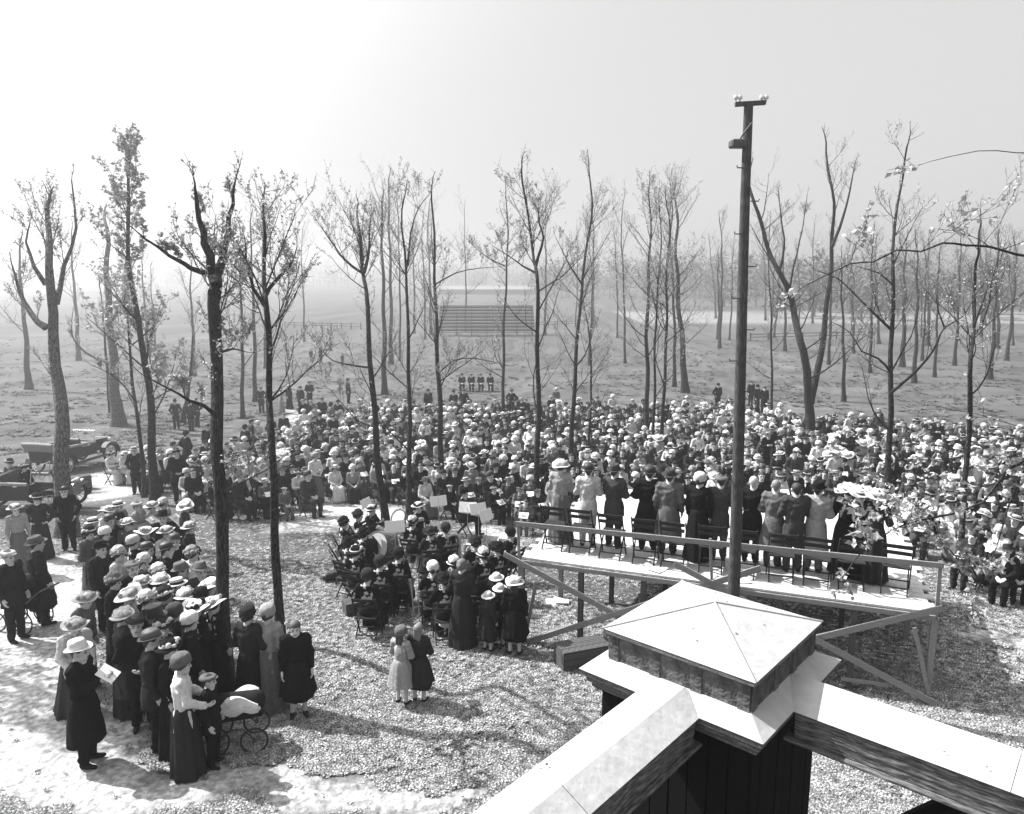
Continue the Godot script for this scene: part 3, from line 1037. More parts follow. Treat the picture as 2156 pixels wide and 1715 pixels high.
	for k in far.size():
		var a: Array = far[k]
		var m: float = lerpf(a[1], a[3], 0.5)
		var lab := "slim young tree in thin spring leaf on the slope beyond the audience"
		if a[0] > 1640:
			lab = "thin dark tree of the open wood beyond the twin-stemmed tree"
		elif a[0] < 600:
			lab = "thin tree on the sunlit slope above the strolling men"
		traced([[a[0], a[1]], [lerpf(a[0], a[2], 0.5) + 2, m], [a[2], a[3]], [a[2] + rng.randf_range(-6, 6), a[3] - 60]], a[4], lab, {"branches": 11, "leaf": 0.11, "leaves": 1.6, "depth": 2, "reach": 1.2}, "thin trees on the slope")
	# the tree outside the frame whose boughs hang in front of the platform
	var b := Vector3(8.6, 0, -7.6)
	b.y = ty(b.x, b.z)
	var z1 := -8.2
	var f1 := [b + Vector3(-0.1, 4.4, 0), at_z(2230, 930, z1), at_z(2073, 1058, z1), at_z(1964, 1090, z1), at_z(1907, 1104, z1 + 0.2), at_z(1840, 1143, z1 + 0.3), at_z(1800, 1180, z1 + 0.4)]
	var f2 := [at_z(1964, 1090, z1), at_z(1972, 1125, z1), at_z(2020, 1182, z1 + 0.2), at_z(2035, 1215, z1 + 0.2)]
	var f3 := [b + Vector3(0, 5.6, 0), at_z(2250, 560, -9), at_z(2140, 536, -9), at_z(2085, 520, -9), at_z(2035, 517, -9), at_z(1985, 512, -9), at_z(1940, 530, -9.2), at_z(1890, 527, -9.2), at_z(1840, 552, -9.3), at_z(1790, 556, -9.3), at_z(1700, 600, -9.4)]
	var f4 := [b + Vector3(0, 6.6, 0), at_z(2240, 340, -9), at_z(2140, 322, -9), at_z(2060, 318, -9), at_z(1960, 340, -9)]
	var f5 := [at_z(2230, 930, z1), at_z(2150, 1000, z1), at_z(2100, 1150, z1 + 0.3), at_z(2060, 1240, z1 + 0.4)]
	tree([b, b + Vector3(0.05, 2.5, 0), b + Vector3(-0.1, 5, 0.1), b + Vector3(0.2, 8, 0.2), b + Vector3(0.1, 10.5, 0)], 0.2, "near tree whose leafy boughs hang before the platform end", {"branches": 9, "low": 0.6, "leaf": 0.085, "leaves": 4.0, "reach": 0.8, "least": 2.0, "depth": 1, "fork_branches": 15, "rise": -0.08, "forks": [[f1, 0.03, 20], [f2, 0.013, 12], [f3, 0.03, 6], [f4, 0.016, 0], [f5, 0.016, 14]]})
	# trees out of the picture on the sun's side, which dapple the lawn
	for q in [[-13.5, -14.0, 0.2], [-16.0, -9.5, 0.18], [-11.8, -24.5, 0.16]]:
		var g := Vector3(q[0], ty(q[0], q[1]), q[1])
		tree([g, g + Vector3(0.1, 4, 0), g + Vector3(-0.1, 8, 0.2), g + Vector3(0.1, 11, 0)], q[2], "shade tree in thin leaf standing out beside the crowd", {"branches": 30, "low": 0.3, "leaf": 0.12, "leaves": 5.0}, "shade trees beside the crowd")


# ---------- ground ----------
var bare_and_sunlit := []   # outlines (x, z) of trodden bare earth and of sunlit grass painted pale


func lines(near: float, far: float, step: float, grow: float) -> Array:
	var a := []
	var x := 0.0
	var s := step
	while x < far:
		a.append(x)
		if x > near:
			s *= grow
		x += s
	a.append(far)
	return a


func bare(x: float, z: float) -> float:  # one inside the bare earth and the painted sunlit grass
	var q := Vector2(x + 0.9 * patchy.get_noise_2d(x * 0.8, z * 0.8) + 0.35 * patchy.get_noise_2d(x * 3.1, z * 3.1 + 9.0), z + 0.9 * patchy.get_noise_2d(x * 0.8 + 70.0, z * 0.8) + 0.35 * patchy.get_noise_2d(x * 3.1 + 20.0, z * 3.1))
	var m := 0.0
	for s in bare_and_sunlit:
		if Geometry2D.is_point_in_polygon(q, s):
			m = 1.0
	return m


func ground() -> void:
	# outlines of trodden earth and sunlit grass painted pale, from pixels to the ground
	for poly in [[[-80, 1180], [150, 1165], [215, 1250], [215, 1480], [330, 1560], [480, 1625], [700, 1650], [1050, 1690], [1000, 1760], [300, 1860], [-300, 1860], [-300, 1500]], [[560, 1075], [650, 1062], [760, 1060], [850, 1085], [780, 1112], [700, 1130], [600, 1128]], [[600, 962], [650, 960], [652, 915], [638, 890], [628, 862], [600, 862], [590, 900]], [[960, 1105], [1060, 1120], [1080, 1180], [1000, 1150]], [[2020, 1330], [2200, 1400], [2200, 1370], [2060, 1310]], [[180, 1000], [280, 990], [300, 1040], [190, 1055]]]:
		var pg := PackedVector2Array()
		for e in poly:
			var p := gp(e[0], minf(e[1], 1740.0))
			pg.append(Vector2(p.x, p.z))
		bare_and_sunlit.append(pg)
	var xs := lines(26.0, 2600.0, 0.55, 1.16)
	var all := []
	for k in range(xs.size() - 1, 0, -1):
		all.append(-xs[k])
	all.append_array(xs)
	var zs := lines(60.0, 2800.0, 0.55, 1.10)
	var m := MB.new()
	for zz in zs:
		for x in all:
			var z: float = 8.0 - zz
			var y := ty(x, z)
			var g := 0.125 + 0.05 * patchy.get_noise_2d(x * 0.35, z * 0.35) + 0.07 * patchy.get_noise_2d(x * 2.3 + 50, z * 2.3)
			if z < -150.0 and z > -190.0 and x > 25.0 and x < 210.0:   # a bare ploughed strip
				g = 0.3
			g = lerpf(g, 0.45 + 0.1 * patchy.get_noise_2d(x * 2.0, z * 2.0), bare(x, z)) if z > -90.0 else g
			m.col = Color(g, g, g)
			m.vert(Vector3(x, y, z), Vector3.UP)
	var w := all.size()
	for b in zs.size() - 1:
		for a in w - 1:
			var q := b * w + a
			m.i.append_array(PackedInt32Array([q, q + w + 1, q + 1, q, q + w, q + w + 1]))
	m.smooth(0, 0)
	for k in m.n.size():
		if m.n[k].y < 0:
			m.n[k] = -m.n[k]
	var gm := mat("earth_and_turf", 1.0, 0.97, noise_tex("turf", 1024, 0.03, 5, 0.74, 1.0, FastNoiseLite.TYPE_SIMPLEX_SMOOTH, 2.0), Vector3(0.22, 0.22, 0.22), normal_tex("clods", 512, 0.05, 4, 9.0), 0.45, true)
	gm.vertex_color_use_as_albedo = true
	structure("ground", m.mesh(), gm)


func turf_cover() -> void:
	# clover leaves, blades and last year's leaves on the lawn
	var kinds := [["grass_tuft", 1.0, 125000, "short dark grass and clover covering the lawn"], ["dry_leaf", 1.0, 16000, "pale dry leaves scattered over the lawn"]]
	for kd in kinds.size():
		var m := MB.new()
		if kd == 0:
			for b in 7:
				var a := b * 2.4
				var d := Vector3(cos(a), 0, sin(a))
				var h := 0.035 + 0.02 * sin(b * 1.9)
				var s := Vector3(-d.z, 0, d.x) * 0.007
				m.tri(d * 0.012 - s, d * 0.012 + s, d * (0.02 + h) + Vector3(0, h, 0))
			for b in 3:
				var a := b * 2.1 + 0.5
				m.quad(Vector3(cos(a) * 0.012, 0.022, sin(a) * 0.012), Vector3(cos(a - 0.5) * 0.034, 0.03, sin(a - 0.5) * 0.034), Vector3(cos(a) * 0.046, 0.026, sin(a) * 0.046), Vector3(cos(a + 0.5) * 0.034, 0.03, sin(a + 0.5) * 0.034))
		else:
			m.tri(Vector3(-0.02, 0.006, 0), Vector3(0, 0.014, 0.012), Vector3(0.022, 0.008, 0.002))
			m.tri(Vector3(-0.02, 0.006, 0), Vector3(0.022, 0.008, 0.002), Vector3(0.004, 0.016, -0.013))
		var me := m.mesh()
		var mt := mat("cover_%d" % kd, kinds[kd][1], 0.95)
		mt.vertex_color_use_as_albedo = true
		mt.backlight_enabled = true
		mt.backlight = Color(0.15, 0.15, 0.15)
		me.surface_set_material(0, mt)
		var places := []
		while places.size() < kinds[kd][2]:
			var v := 1085.0 + 640.0 * pow(rng.randf(), 0.8)
			var u := rng.randf_range(-60, 2200)
			var p := gp(u, v)
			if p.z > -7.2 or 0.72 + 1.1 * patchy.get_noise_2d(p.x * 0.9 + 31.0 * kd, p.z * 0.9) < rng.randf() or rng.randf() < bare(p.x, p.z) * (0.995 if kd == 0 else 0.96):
				continue
			places.append(Transform3D(Basis(Vector3.UP, rng.randf() * TAU) * Basis(Vector3(1, 0, 0), rng.randf_range(-0.35, 0.35)) * Basis.from_scale(Vector3.ONE * rng.randf_range(0.45, 1.1)), p))
		if kd == 0:   # rank grass on the slope behind
			for k in 14000:
				var p := gp(rng.randf_range(-40, 2200), rng.randf_range(690, 960))
				if p.z < -34.0 and p.z > -110.0 and patchy.get_noise_2d(p.x * 0.5, p.z * 0.5) > -0.05:
					places.append(Transform3D(Basis(Vector3.UP, rng.randf() * TAU) * Basis.from_scale(Vector3(4, 2.5, 4) * rng.randf_range(0.7, 1.6)), p))
		var mm := MultiMesh.new()
		mm.transform_format = MultiMesh.TRANSFORM_3D
		mm.use_colors = true
		mm.mesh = me
		mm.instance_count = places.size()
		for k in places.size():
			mm.set_instance_transform(k, places[k])
			var g: float = (0.09 + 0.46 * pow(rng.randf(), 1.5)) if kd == 0 else rng.randf_range(0.25, 0.6)
			if kd == 0 and k >= kinds[0][2]:
				g = rng.randf_range(0.05, 0.15)
			mm.set_instance_color(k, Color(g, g, g))
		var o := MultiMeshInstance3D.new()
		o.name = kinds[kd][0]
		o.multimesh = mm
		o.set_meta("kind", "stuff")
		tag(o, kinds[kd][3], "grass" if kd == 0 else "leaves")
		add_child(o)


# ---------- far things ----------
func far_things() -> void:
	# tiers of plank seats, their tall back towards us
	var b := gp(1025, 708)
	var k := -b.z / FPX
	var half := 101.0 * k
	var o := thing("bleachers", b, 0.03, "open plank bleachers standing in the field beyond the trees", "bleachers")
	var plank := MB.new()
	plank.box(Vector3.ZERO, Vector3(half, 0, 0), Vector3(0, 0.075, 0), Vector3(0, 0, 0.16))
	var pm := plank.mesh()
	var post := MB.new()
	post.box(Vector3.ZERO, Vector3(0.06, 0, 0), Vector3(0, 0.5, 0), Vector3(0, 0, 0.06))
	var top := 61.0 * k
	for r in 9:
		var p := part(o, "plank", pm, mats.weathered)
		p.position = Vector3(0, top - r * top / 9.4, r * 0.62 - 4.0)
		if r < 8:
			var q := part(o, "riser_board", pm, mats.dark_board)  # dark strip in the gap: shade under the planks put into colour
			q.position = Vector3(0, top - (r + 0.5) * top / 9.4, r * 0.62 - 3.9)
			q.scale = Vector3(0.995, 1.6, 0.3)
	for x in 7:
		for z in 3:
			var h := top * (1.0 - z * 0.30)
			var p := part(o, "post", post.mesh(), mats.old_wood)
			p.position = Vector3(lerpf(-half + 0.3, half - 0.3, x / 6.0), h / 2, z * 1.9 - 4.2)
			p.scale = Vector3(1, h, 1)
	# long open shed with a pale roof
	b = gp(1022, 621)
	k = -b.z / FPX
	o = thing("open_shed", b, 0.0, "long low open shed with a pale roof across the far field", "shed")
	half = 102.0 * k
	var m := MB.new()
	var h1 := 11.0 * k
	var h2 := 18.0 * k
	m.quad(Vector3(-half, h1, 0), Vector3(half, h1, 0), Vector3(half, h2, -half * 0.32), Vector3(-half, h2, -half * 0.32))
	m.quad(Vector3(-half, h2, -half * 0.32), Vector3(half, h2, -half * 0.32), Vector3(half, h1, -half * 0.64), Vector3(-half, h1, -half * 0.64))
	for s in [-1.0, 1.0]:
		m.tri(Vector3(half * s, h1, 0), Vector3(half * s, h1, -half * 0.64), Vector3(half * s, h2, -half * 0.32))
	part(o, "roof", m.mesh(), mats.pale_roof)
	m = MB.new()
	m.box(Vector3(0, h1 / 2, -half * 0.6), Vector3(half * 0.99, 0, 0), Vector3(0, h1 / 2, 0), Vector3(0, 0, 0.2))
	part(o, "back_wall", m.mesh(), mats.dark_board)
	m = MB.new()
	m.box(Vector3(0, h1 / 2, 0), Vector3(0.14, 0, 0), Vector3(0, h1 / 2, 0), Vector3(0, 0, 0.14))
	for x in 12:
		var p := part(o, "post", m.mesh(), mats.dark_board)
		p.position = Vector3(lerpf(-half + 0.4, half - 0.4, x / 11.0), 0, -0.5)
	# field fence
	for seg in [[[600, 690], [760, 694], 9], [[1135, 690], [1230, 686], 6], [[1580, 718], [1830, 712], 8]]:
		var a := gp(seg[0][0], seg[0][1])
		var c := gp(seg[1][0], seg[1][1])
		o = thing("rail_fence", a, 0.0, ["rail fence with wide posts near the bleachers on the sunny field", "low dark board fence running on from the bleachers", "thin wire fence posts before the far wood"][0 if seg[0][0] == 600 else 1 if seg[0][0] == 1135 else 2], "fence")
		var pm2 := MB.new()
		pm2.box(Vector3(0, 0.5, 0), Vector3(0.08, 0, 0), Vector3(0, 0.6, 0), Vector3(0, 0, 0.08))
		for q in seg[2]:
			var p := part(o, "post", pm2.mesh(), mats.old_wood)
			var w := a.lerp(c, q / float(seg[2] - 1))
			p.position = Vector3(w.x, ty(w.x, w.z), w.z) - a
		for hh in [0.5, 0.9]:
			var r := MB.new()
			r.beam(Vector3(0, hh, 0.14), c - a + Vector3(0, hh, 0.14), Vector3.UP, 0.10, 0.04)
			part(o, "rail", r.mesh(), mats.old_wood)
	# far woods along the horizon
	for w in [[-420, 520, -560, 300, 16.0, "low hazy line of woods along the far horizon"], [10, 330, -330, 260, 15.0, "hazy woods bordering the far field"], [55, 190, -190, 130, 11.0, "scrubby thicket at the near side of the far woods"]]:
		var lv := MB.new()
		for t in w[3]:
			var x := rng.randf_range(w[0], w[1])
			var z: float = w[2] + rng.randf_range(-35, 35)
			var hgt: float = w[4] * rng.randf_range(0.6, 1.25)
			var y0 := ty(x, z)
			lv.tube([Vector3(x, y0, z), Vector3(x + 0.3, y0 + hgt * 0.8, z)], [0.3, 0.1], 4, false)
			for q in 95:
				var a := rng.randf() * TAU
				var rr := sqrt(rng.randf()) * hgt * 0.42
				var hh := rng.randf_range(0.22, 1.0)
				leaf(lv, Vector3(x + cos(a) * rr * sin(hh * 3.0), y0 + hgt * hh, z + sin(a) * rr * sin(hh * 3.0)), 1.3)
		var o2 := part(self, "distant_woods", lv.mesh(), mats.far_leaf)
		o2.set_meta("kind", "stuff")
		tag(o2, w[5], "woods")
	var h := gp(2125, 612)
	o = thing("farmhouse", h, 0.2, "small dark farm building at the edge of the far field", "house")
	k = -h.z / FPX
	m = MB.new()
	m.box(Vector3(0, 6 * k, 0), Vector3(26 * k, 0, 0), Vector3(0, 6 * k, 0), Vector3(0, 0, 14 * k))
	part(o, "wall", m.mesh(), mats.dark_board)
	m = MB.new()
	var q1 := Vector3(28 * k, 12 * k, 16 * k)
	var rg := Vector3(28 * k, 22 * k, 0)
	m.quad(Vector3(-q1.x, q1.y, q1.z), q1, rg, Vector3(-rg.x, rg.y, 0))
	m.quad(Vector3(-rg.x, rg.y, 0), rg, Vector3(q1.x, q1.y, -q1.z), Vector3(-q1.x, q1.y, -q1.z))
	for s in [-1.0, 1.0]:
		m.tri(Vector3(q1.x * s, q1.y, q1.z), Vector3(q1.x * s, q1.y, -q1.z), Vector3(rg.x * s, rg.y, 0))
	part(o, "roof", m.mesh(), mats.old_wood)


# ---------- the cap and coping of the gateway just below the camera ----------
func gateway() -> void:
	var a := Vector3(-0.66, 0, 0.751)
	var b := Vector3(0.751, 0, 0.66)
	var f := 0.9                       # 2.7 m below the camera
	var c := Vector3(1.75, 0, -6.26) * f
	var top := CAM_Y - 2.7
	var gy := ty(c.x, c.z)
	var o := thing("gateway_tower", Vector3(c.x, gy, c.z), 0.0, "square wooden tower with white pyramid cap and two white-coped arms", "tower")
	var y0 := top - gy
	var pt := func(s: float, t: float, y: float) -> Vector3: return a * s + b * t + Vector3(0, y, 0)
	# pyramid cap: four sheets with a thick edge
	var hs := 0.69 * f
	var m := MB.new()
	var ap: Vector3 = pt.call(0.0, 0.0, y0 + 0.19)
	var ring := [pt.call(hs, -hs, y0), pt.call(hs, hs, y0), pt.call(-hs, hs, y0), pt.call(-hs, -hs, y0)]
	for k in 4:
		m.tri(ring[k], ring[(k + 1) % 4], ap)
	part(o, "cap", m.mesh(), mats.white_roof)
	for k in 4:
		m = MB.new()
		m.tube([ring[k] + Vector3(0, 0.002, 0), ap + Vector3(0, 0.002, 0)], [0.009, 0.009], 6)
		part(o, "hip_roll", m.mesh(), mats.white_roof)
	m = MB.new()
	m.box(Vector3(0, y0 - 0.022, 0), a * (hs - 0.004), Vector3(0, 0.02, 0), b * (hs - 0.004), 0.008)
	part(o, "cap_edge", m.mesh(), mats.worn_paint)
	# boarded drum under the cap
	var ws := hs - 0.045
	m = MB.new()
	m.box(Vector3(0, y0 - 0.15, 0), a * ws, Vector3(0, 0.108, 0), b * ws, 0.004)
	part(o, "drum", m.mesh(), mats.rough_board)
	var bd := MB.new()
	bd.box(Vector3.ZERO, Vector3(0.045, 0, 0), Vector3(0, 0.102, 0), Vector3(0, 0, 0.009))
	var wide := MB.new()
	wide.box(Vector3.ZERO, Vector3(0.165, 0, 0), Vector3(0, 0.098, 0), Vector3(0, 0, 0.006))
	for side in 4:
		var nn: Vector3 = [a, b, -a, -b][side]
		var tt: Vector3 = [b, -a, -b, a][side]
		for k in 4:
			var p := part(o, "batten" if k < 4 else "board", bd.mesh(), mats.rough_board)
			var xx: float = [-ws + 0.045, -0.17, 0.17, ws - 0.045][k]
			p.transform = Transform3D(Basis(tt, Vector3.UP, nn), nn * (ws + 0.008) + tt * xx + Vector3(0, y0 - 0.15, 0))
		for k in 3:
			var p := part(o, "board", wide.mesh(), mats.rough_board)
			p.transform = Transform3D(Basis(tt, Vector3.UP, nn), nn * (ws + 0.003) + tt * (k - 1) * 0.355 + Vector3(0, y0 - 0.151, 0))
	# sloping white skirt roof
	var fs := 0.83 * f
	var yi := y0 - 0.24
	var yo := y0 - 0.33
	m = MB.new()
	var inn := [pt.call(ws, -ws, yi), pt.call(ws, ws, yi), pt.call(-ws, ws, yi), pt.call(-ws, -ws, yi)]
	var out := [pt.call(fs, -fs, yo), pt.call(fs, fs, yo), pt.call(-fs, fs, yo), pt.call(-fs, -fs, yo)]
	for k in 4:
		m.quad(out[k], out[(k + 1) % 4], inn[(k + 1) % 4], inn[k])
	part(o, "skirt_roof", m.mesh(), mats.white_roof)
	for k in 3:   # stepped mouldings under it
		m = MB.new()
		var e := fs - 0.012 - 0.03 * k
		m.box(Vector3(0, yo - 0.03 - 0.05 * k, 0), a * e, Vector3(0, 0.024, 0), b * e, 0.006)
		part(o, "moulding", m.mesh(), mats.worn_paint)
	# shaft of upright boards
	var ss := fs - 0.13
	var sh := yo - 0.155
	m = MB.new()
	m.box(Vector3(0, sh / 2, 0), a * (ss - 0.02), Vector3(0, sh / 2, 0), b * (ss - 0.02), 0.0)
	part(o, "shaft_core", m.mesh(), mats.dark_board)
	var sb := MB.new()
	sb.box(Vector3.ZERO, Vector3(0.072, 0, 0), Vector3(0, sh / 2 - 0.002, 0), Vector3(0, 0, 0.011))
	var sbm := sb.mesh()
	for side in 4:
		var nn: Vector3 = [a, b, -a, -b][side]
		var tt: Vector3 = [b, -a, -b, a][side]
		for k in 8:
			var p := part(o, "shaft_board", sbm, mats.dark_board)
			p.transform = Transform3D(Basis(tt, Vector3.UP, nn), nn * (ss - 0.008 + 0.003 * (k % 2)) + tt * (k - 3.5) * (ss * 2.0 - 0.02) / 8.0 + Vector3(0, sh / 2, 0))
	# the arms: boxed beams with gabled white coping
	for arm in 2:
		var d: Vector3 = [a, b][arm]
		var s: Vector3 = [b, -a][arm]
		var len := 7.5
		var st := fs - 0.10
		var hw := 0.285 * f
		var er := y0 - 0.235
		var ee := y0 - 0.33
		var c0: Vector3 = s * [0.03, 0.02][arm]
		var S0 := d * (st - 0.05)
		var rdg := Vector3(0, er, 0) + c0 + (s * 0.06 if arm == 0 else s * 0.10)
		var e1 := Vector3(0, ee, 0) + c0 + s * hw
		var e2 := Vector3(0, ee, 0) + c0 - s * hw
		var cr := d.cross(s).y > 0
		var piece := 1.45
		var from := 0.0
		var nth := 0
		while from < len:
			m = MB.new()
			var A := S0 + d * (from + 0.002) + Vector3(0, 0.003 * (nth % 2), 0)
			var B := S0 + d * minf(len + 0.05, from + piece - 0.002) + Vector3(0, 0.003 * ((nth + 1) % 2), 0)
			for f4 in [[A + e1, B + e1, B + rdg, A + rdg], [A + rdg, B + rdg, B + e2, A + e2]]:
				if (f4[2] - f4[0]).cross(f4[3] - f4[1]).y < 0:
					f4.reverse()
				m.quad(f4[0], f4[1], f4[2], f4[3])
			part(o, "coping_sheet", m.mesh(), mats.white_roof)
			from += piece
			nth += 1
		var ax := Basis(d, Vector3.UP, d.cross(Vector3.UP))
		for q in 3:   # fascia of three lapped boards
			m = MB.new()
			m.box(Vector3.ZERO, Vector3(len / 2, 0, 0), Vector3(0, 0.0345, 0), Vector3(0, 0, hw - 0.02 - 0.007 * q), 0.006)
			var bm := part(o, "fascia_board", m.mesh(), mats.worn_paint)
			bm.transform = Transform3D(ax, c0 + d * (fs + len / 2) + Vector3(0, ee - 0.037 - 0.071 * q, 0))
		m = MB.new()
		m.box(Vector3.ZERO, Vector3(len / 2, 0, 0), Vector3(0, 0.014, 0), Vector3(0, 0, hw + 0.005), 0.006)
		var bd2 := part(o, "bead", m.mesh(), mats.worn_paint)
		bd2.transform = Transform3D(ax, c0 + d * (fs + len / 2 - 0.06) + Vector3(0, ee - 0.229, 0))
		for q in [-0.16, 0.16]:
			m = MB.new()
			var foot: Vector3 = c0 + d * (ss + 0.03) + s * q + Vector3(0, y0 - 2.0, 0)
			m.beam(foot, c0 + d * (ss + 1.3) + s * q + Vector3(0, ee - 0.25, 0), s, 0.09, 0.14)
			part(o, "brace", m.mesh(), mats.dark_board)
		m = MB.new()
		var h := y0 - 0.7
		m.box(c0 + d * (ss + 3.6) + Vector3(0, h / 2, 0), d * 0.14, Vector3(0, h / 2, 0), s * 0.2, 0.008)
		part(o, "post", m.mesh(), mats.dark_board)


	# a few dead leaves lying on the white roofs
	for k in 26:
		m = MB.new()
		var q: Vector3
		if k < 12:
			var t := rng.randf_range(-0.8, 0.8) * hs
			var u := rng.randf_range(-0.8, 0.8) * hs
			q = pt.call(t, u, y0 + 0.19 * (1.0 - maxf(absf(t), absf(u)) / hs) + 0.004)
		else:
			var dd: Vector3 = [a, b][k % 2]
			var s2: Vector3 = [b, -a][k % 2]
			q = dd * rng.randf_range(0.9, 3.2) - s2 * 0.14 + Vector3(0, y0 - 0.278, 0)
		var ang := rng.randf() * TAU
		var x := Vector3(cos(ang), 0, sin(ang)) * rng.randf_range(0.006, 0.016)
		var z := Vector3(-sin(ang), 0, cos(ang)) * rng.randf_range(0.004, 0.009)
		m.quad(q - x, q + z + Vector3(0, 0.004, 0), q + x, q - z + Vector3(0, 0.003, 0))
		var lf := part(self, "fallen_leaf", m.mesh(), mats.old_wood)
		lf.position = o.position
		tag(lf, "tiny dead leaf lying on the white tower roofs", "leaf", "dead leaves on the white roofs")


# ---------- platform, pole ----------
var edge0 := Vector3.ZERO
var edge1 := Vector3.ZERO
var edge_dir := Vector3.ZERO
var inward := Vector3.ZERO
var deck_y := 0.0


func platform() -> void:
	edge0 = gp(1100, 1352)
	edge1 = gp(1974, 1484)
	var e := edge1 - edge0
	e.y = 0
	edge_dir = e.normalized()
	inward = Vector3(edge_dir.z, 0, -edge_dir.x)
	if inward.z > 0:
		inward = -inward
	var nn := inward
	var tl := on_plane(1097, 1180, edge0, nn)
	var tr := on_plane(1972, 1284, edge0, nn)
	deck_y = (tl.y + tr.y) / 2
	var L := (tr - tl).dot(edge_dir)
	var o := thing("speakers_platform", Vector3(tl.x, ty(tl.x, tl.z), tl.z), 0.0, "raised plank platform with rail and crossed braces", "platform")
	var off := o.position
	var depth := 5.0
	var bs := tl
	bs.y = deck_y
	var np := 28
	for k in np:   # deck boards run along the edge
		var m := MB.new()
		var z0 := 0.02 + depth * k / np
		var c := bs + edge_dir * L / 2 + inward * (z0 + depth / np / 2) - off
		m.box(c + Vector3(0, -0.02, 0), edge_dir * (L / 2 + 0.06 * sin(k * 2.7)), Vector3(0, 0.018, 0), inward * (depth / np / 2 - 0.004), 0.003)
		part(o, "deck_board", m.mesh(), mats.pale_board)
	var fm := MB.new()
	fm.box(bs + edge_dir * L / 2 + Vector3(0, -0.085, 0) - off, edge_dir * L / 2, Vector3(0, 0.04, 0), inward * 0.018)
	part(o, "edge_joist", fm.mesh(), mats.board)
	for s in 7:
		var w := bs + edge_dir * (L * s / 6.0)
		for q in [0.06, depth * 0.5, depth - 0.1]:
			var p: Vector3 = w + inward * q
			var g := ty(p.x, p.z)
			var m := MB.new()
			m.box(Vector3(p.x, (g + deck_y - 0.14) / 2 - 0.02, p.z) - off, edge_dir * 0.045, Vector3(0, (deck_y - 0.10 - g) / 2 + 0.02, 0), inward * 0.045)
			part(o, "post", m.mesh(), mats.board if s in [0, 6] else mats.old_wood)
		var j := MB.new()
		j.box(w + inward * depth / 2 + Vector3(0, -0.085, 0) - off, inward * (depth / 2 - 0.03), Vector3(0, 0.042, 0), edge_dir * 0.02)
		part(o, "joist", j.mesh(), mats.old_wood)
	# boards nailed to the front, traced in the plane of the edge
	var pl := func(u: float, v: float, dz: float) -> Vector3: return on_plane(u, v, edge0 - nn * dz, nn) - off
	var boards := [["rail", 1086, 1103, 1988, 1192, 0.085, 0.02], ["rail_post", 1091, 1102, 1094, 1215, 0.05, -0.03], ["rail_post", 1496, 1134, 1499, 1228, 0.045, -0.03], ["rail_post", 1981, 1182, 1972, 1300, 0.055, -0.03], ["brace", 1061, 1167, 1420, 1362, 0.10, 0.06], ["brace", 1093, 1358, 1602, 1197, 0.10, 0.10], ["brace", 1987, 1281, 1560, 1382, 0.10, 0.06], ["brace", 1420, 1187, 1972, 1484, 0.10, 0.10], ["strut", 1129, 1225, 1104, 1352, 0.06, 0.03], ["strut", 1926, 1322, 1958, 1471, 0.06, 0.03], ["strut", 1771, 1430, 1872, 1443, 0.06, 0.02]]
	for q in boards:
		var m := MB.new()
		var p1: Vector3 = pl.call(float(q[1]), float(q[2]), float(q[6]))
		var p2: Vector3 = pl.call(float(q[3]), float(q[4]), float(q[6]))
		m.beam(p1, p2, Vector3.UP if absf((p2 - p1).normalized().y) < 0.8 else edge_dir, q[5], 0.03)
		part(o, q[0], m.mesh(), mats.board)
	# utility pole close before the edge
	var pb := on_plane(1543, 1290, edge0 - nn * 0.5, nn)
	pb.y = ty(pb.x, pb.z)
	var pw := -pb.z / FPX
	var tp := at_z(1580, 222, pb.z)
	o = thing("utility_pole", pb, 0.0, "tall round wooden utility pole with iron steps in front of the platform", "pole")
	var m := MB.new()
	var pts := []
	var rad := []
	for k in 15:
		var t := k / 14.0
		pts.append((tp - pb) * t + Vector3(sin(t * 5.0) * 0.02, -0.1 * (1 - t), cos(t * 4.0) * 0.02))
		rad.append(lerpf(14.5, 9.0, t) * pw)
	m.tube(pts, rad, 18, true, 0.012)
	part(o, "shaft", m.mesh(), mats.pole_wood)
	for k in 13:
		m = MB.new()
		var t := 0.28 + k * 0.052
		var c: Vector3 = (tp - pb) * t
		var s := -1.0 if k % 2 == 0 else 1.0
		var r := lerpf(14.5, 9.0, t) * pw
		m.tube([c + Vector3(s * (r - 0.02), 0, 0.02), c + Vector3(s * (r + 0.09), 0, 0.03), c + Vector3(s * (r + 0.1), 0.03, 0.03)], [0.009, 0.009, 0.009], 6)
		part(o, "step_iron", m.mesh(), mats.iron)
	m = MB.new()
	m.beam(at_z(1548, 220, pb.z) - pb, at_z(1612, 216, pb.z) - pb, Vector3.UP, 0.06, 0.06)
	part(o, "cross_arm", m.mesh(), mats.pole_wood)
	for u in [1549.0, 1558.0, 1604.0, 1613.0]:
		m = MB.new()
		m.lathe([Vector2(0.012, 0.02), Vector2(0.012, 0.06), Vector2(0.032, 0.065), Vector2(0.036, 0.09), Vector2(0.026, 0.115), Vector2(0.0, 0.12)], 10, 1, 1, null, at_z(u, 219, pb.z) - pb)
		part(o, "insulator", m.mesh(), mats.white_china)
	m = MB.new()
	m.box(at_z(1553, 303, pb.z) - pb, Vector3(15 * pw, 0, 0), Vector3(0, 8 * pw, 0), Vector3(0, 0, 0.1), 0.02)
	part(o, "junction_box", m.mesh(), mats.iron)
	m = MB.new()
	m.tube([at_z(1556, 298, pb.z) - pb, at_z(1562, 285, pb.z) - pb + Vector3(0, 0, 0.05), at_z(1578, 262, pb.z) - pb + Vector3(0, 0, 0.12)], [0.012, 0.012, 0.012], 6)
	part(o, "bracket", m.mesh(), mats.iron)


# ---------- chairs ----------
var chair_proto := {}


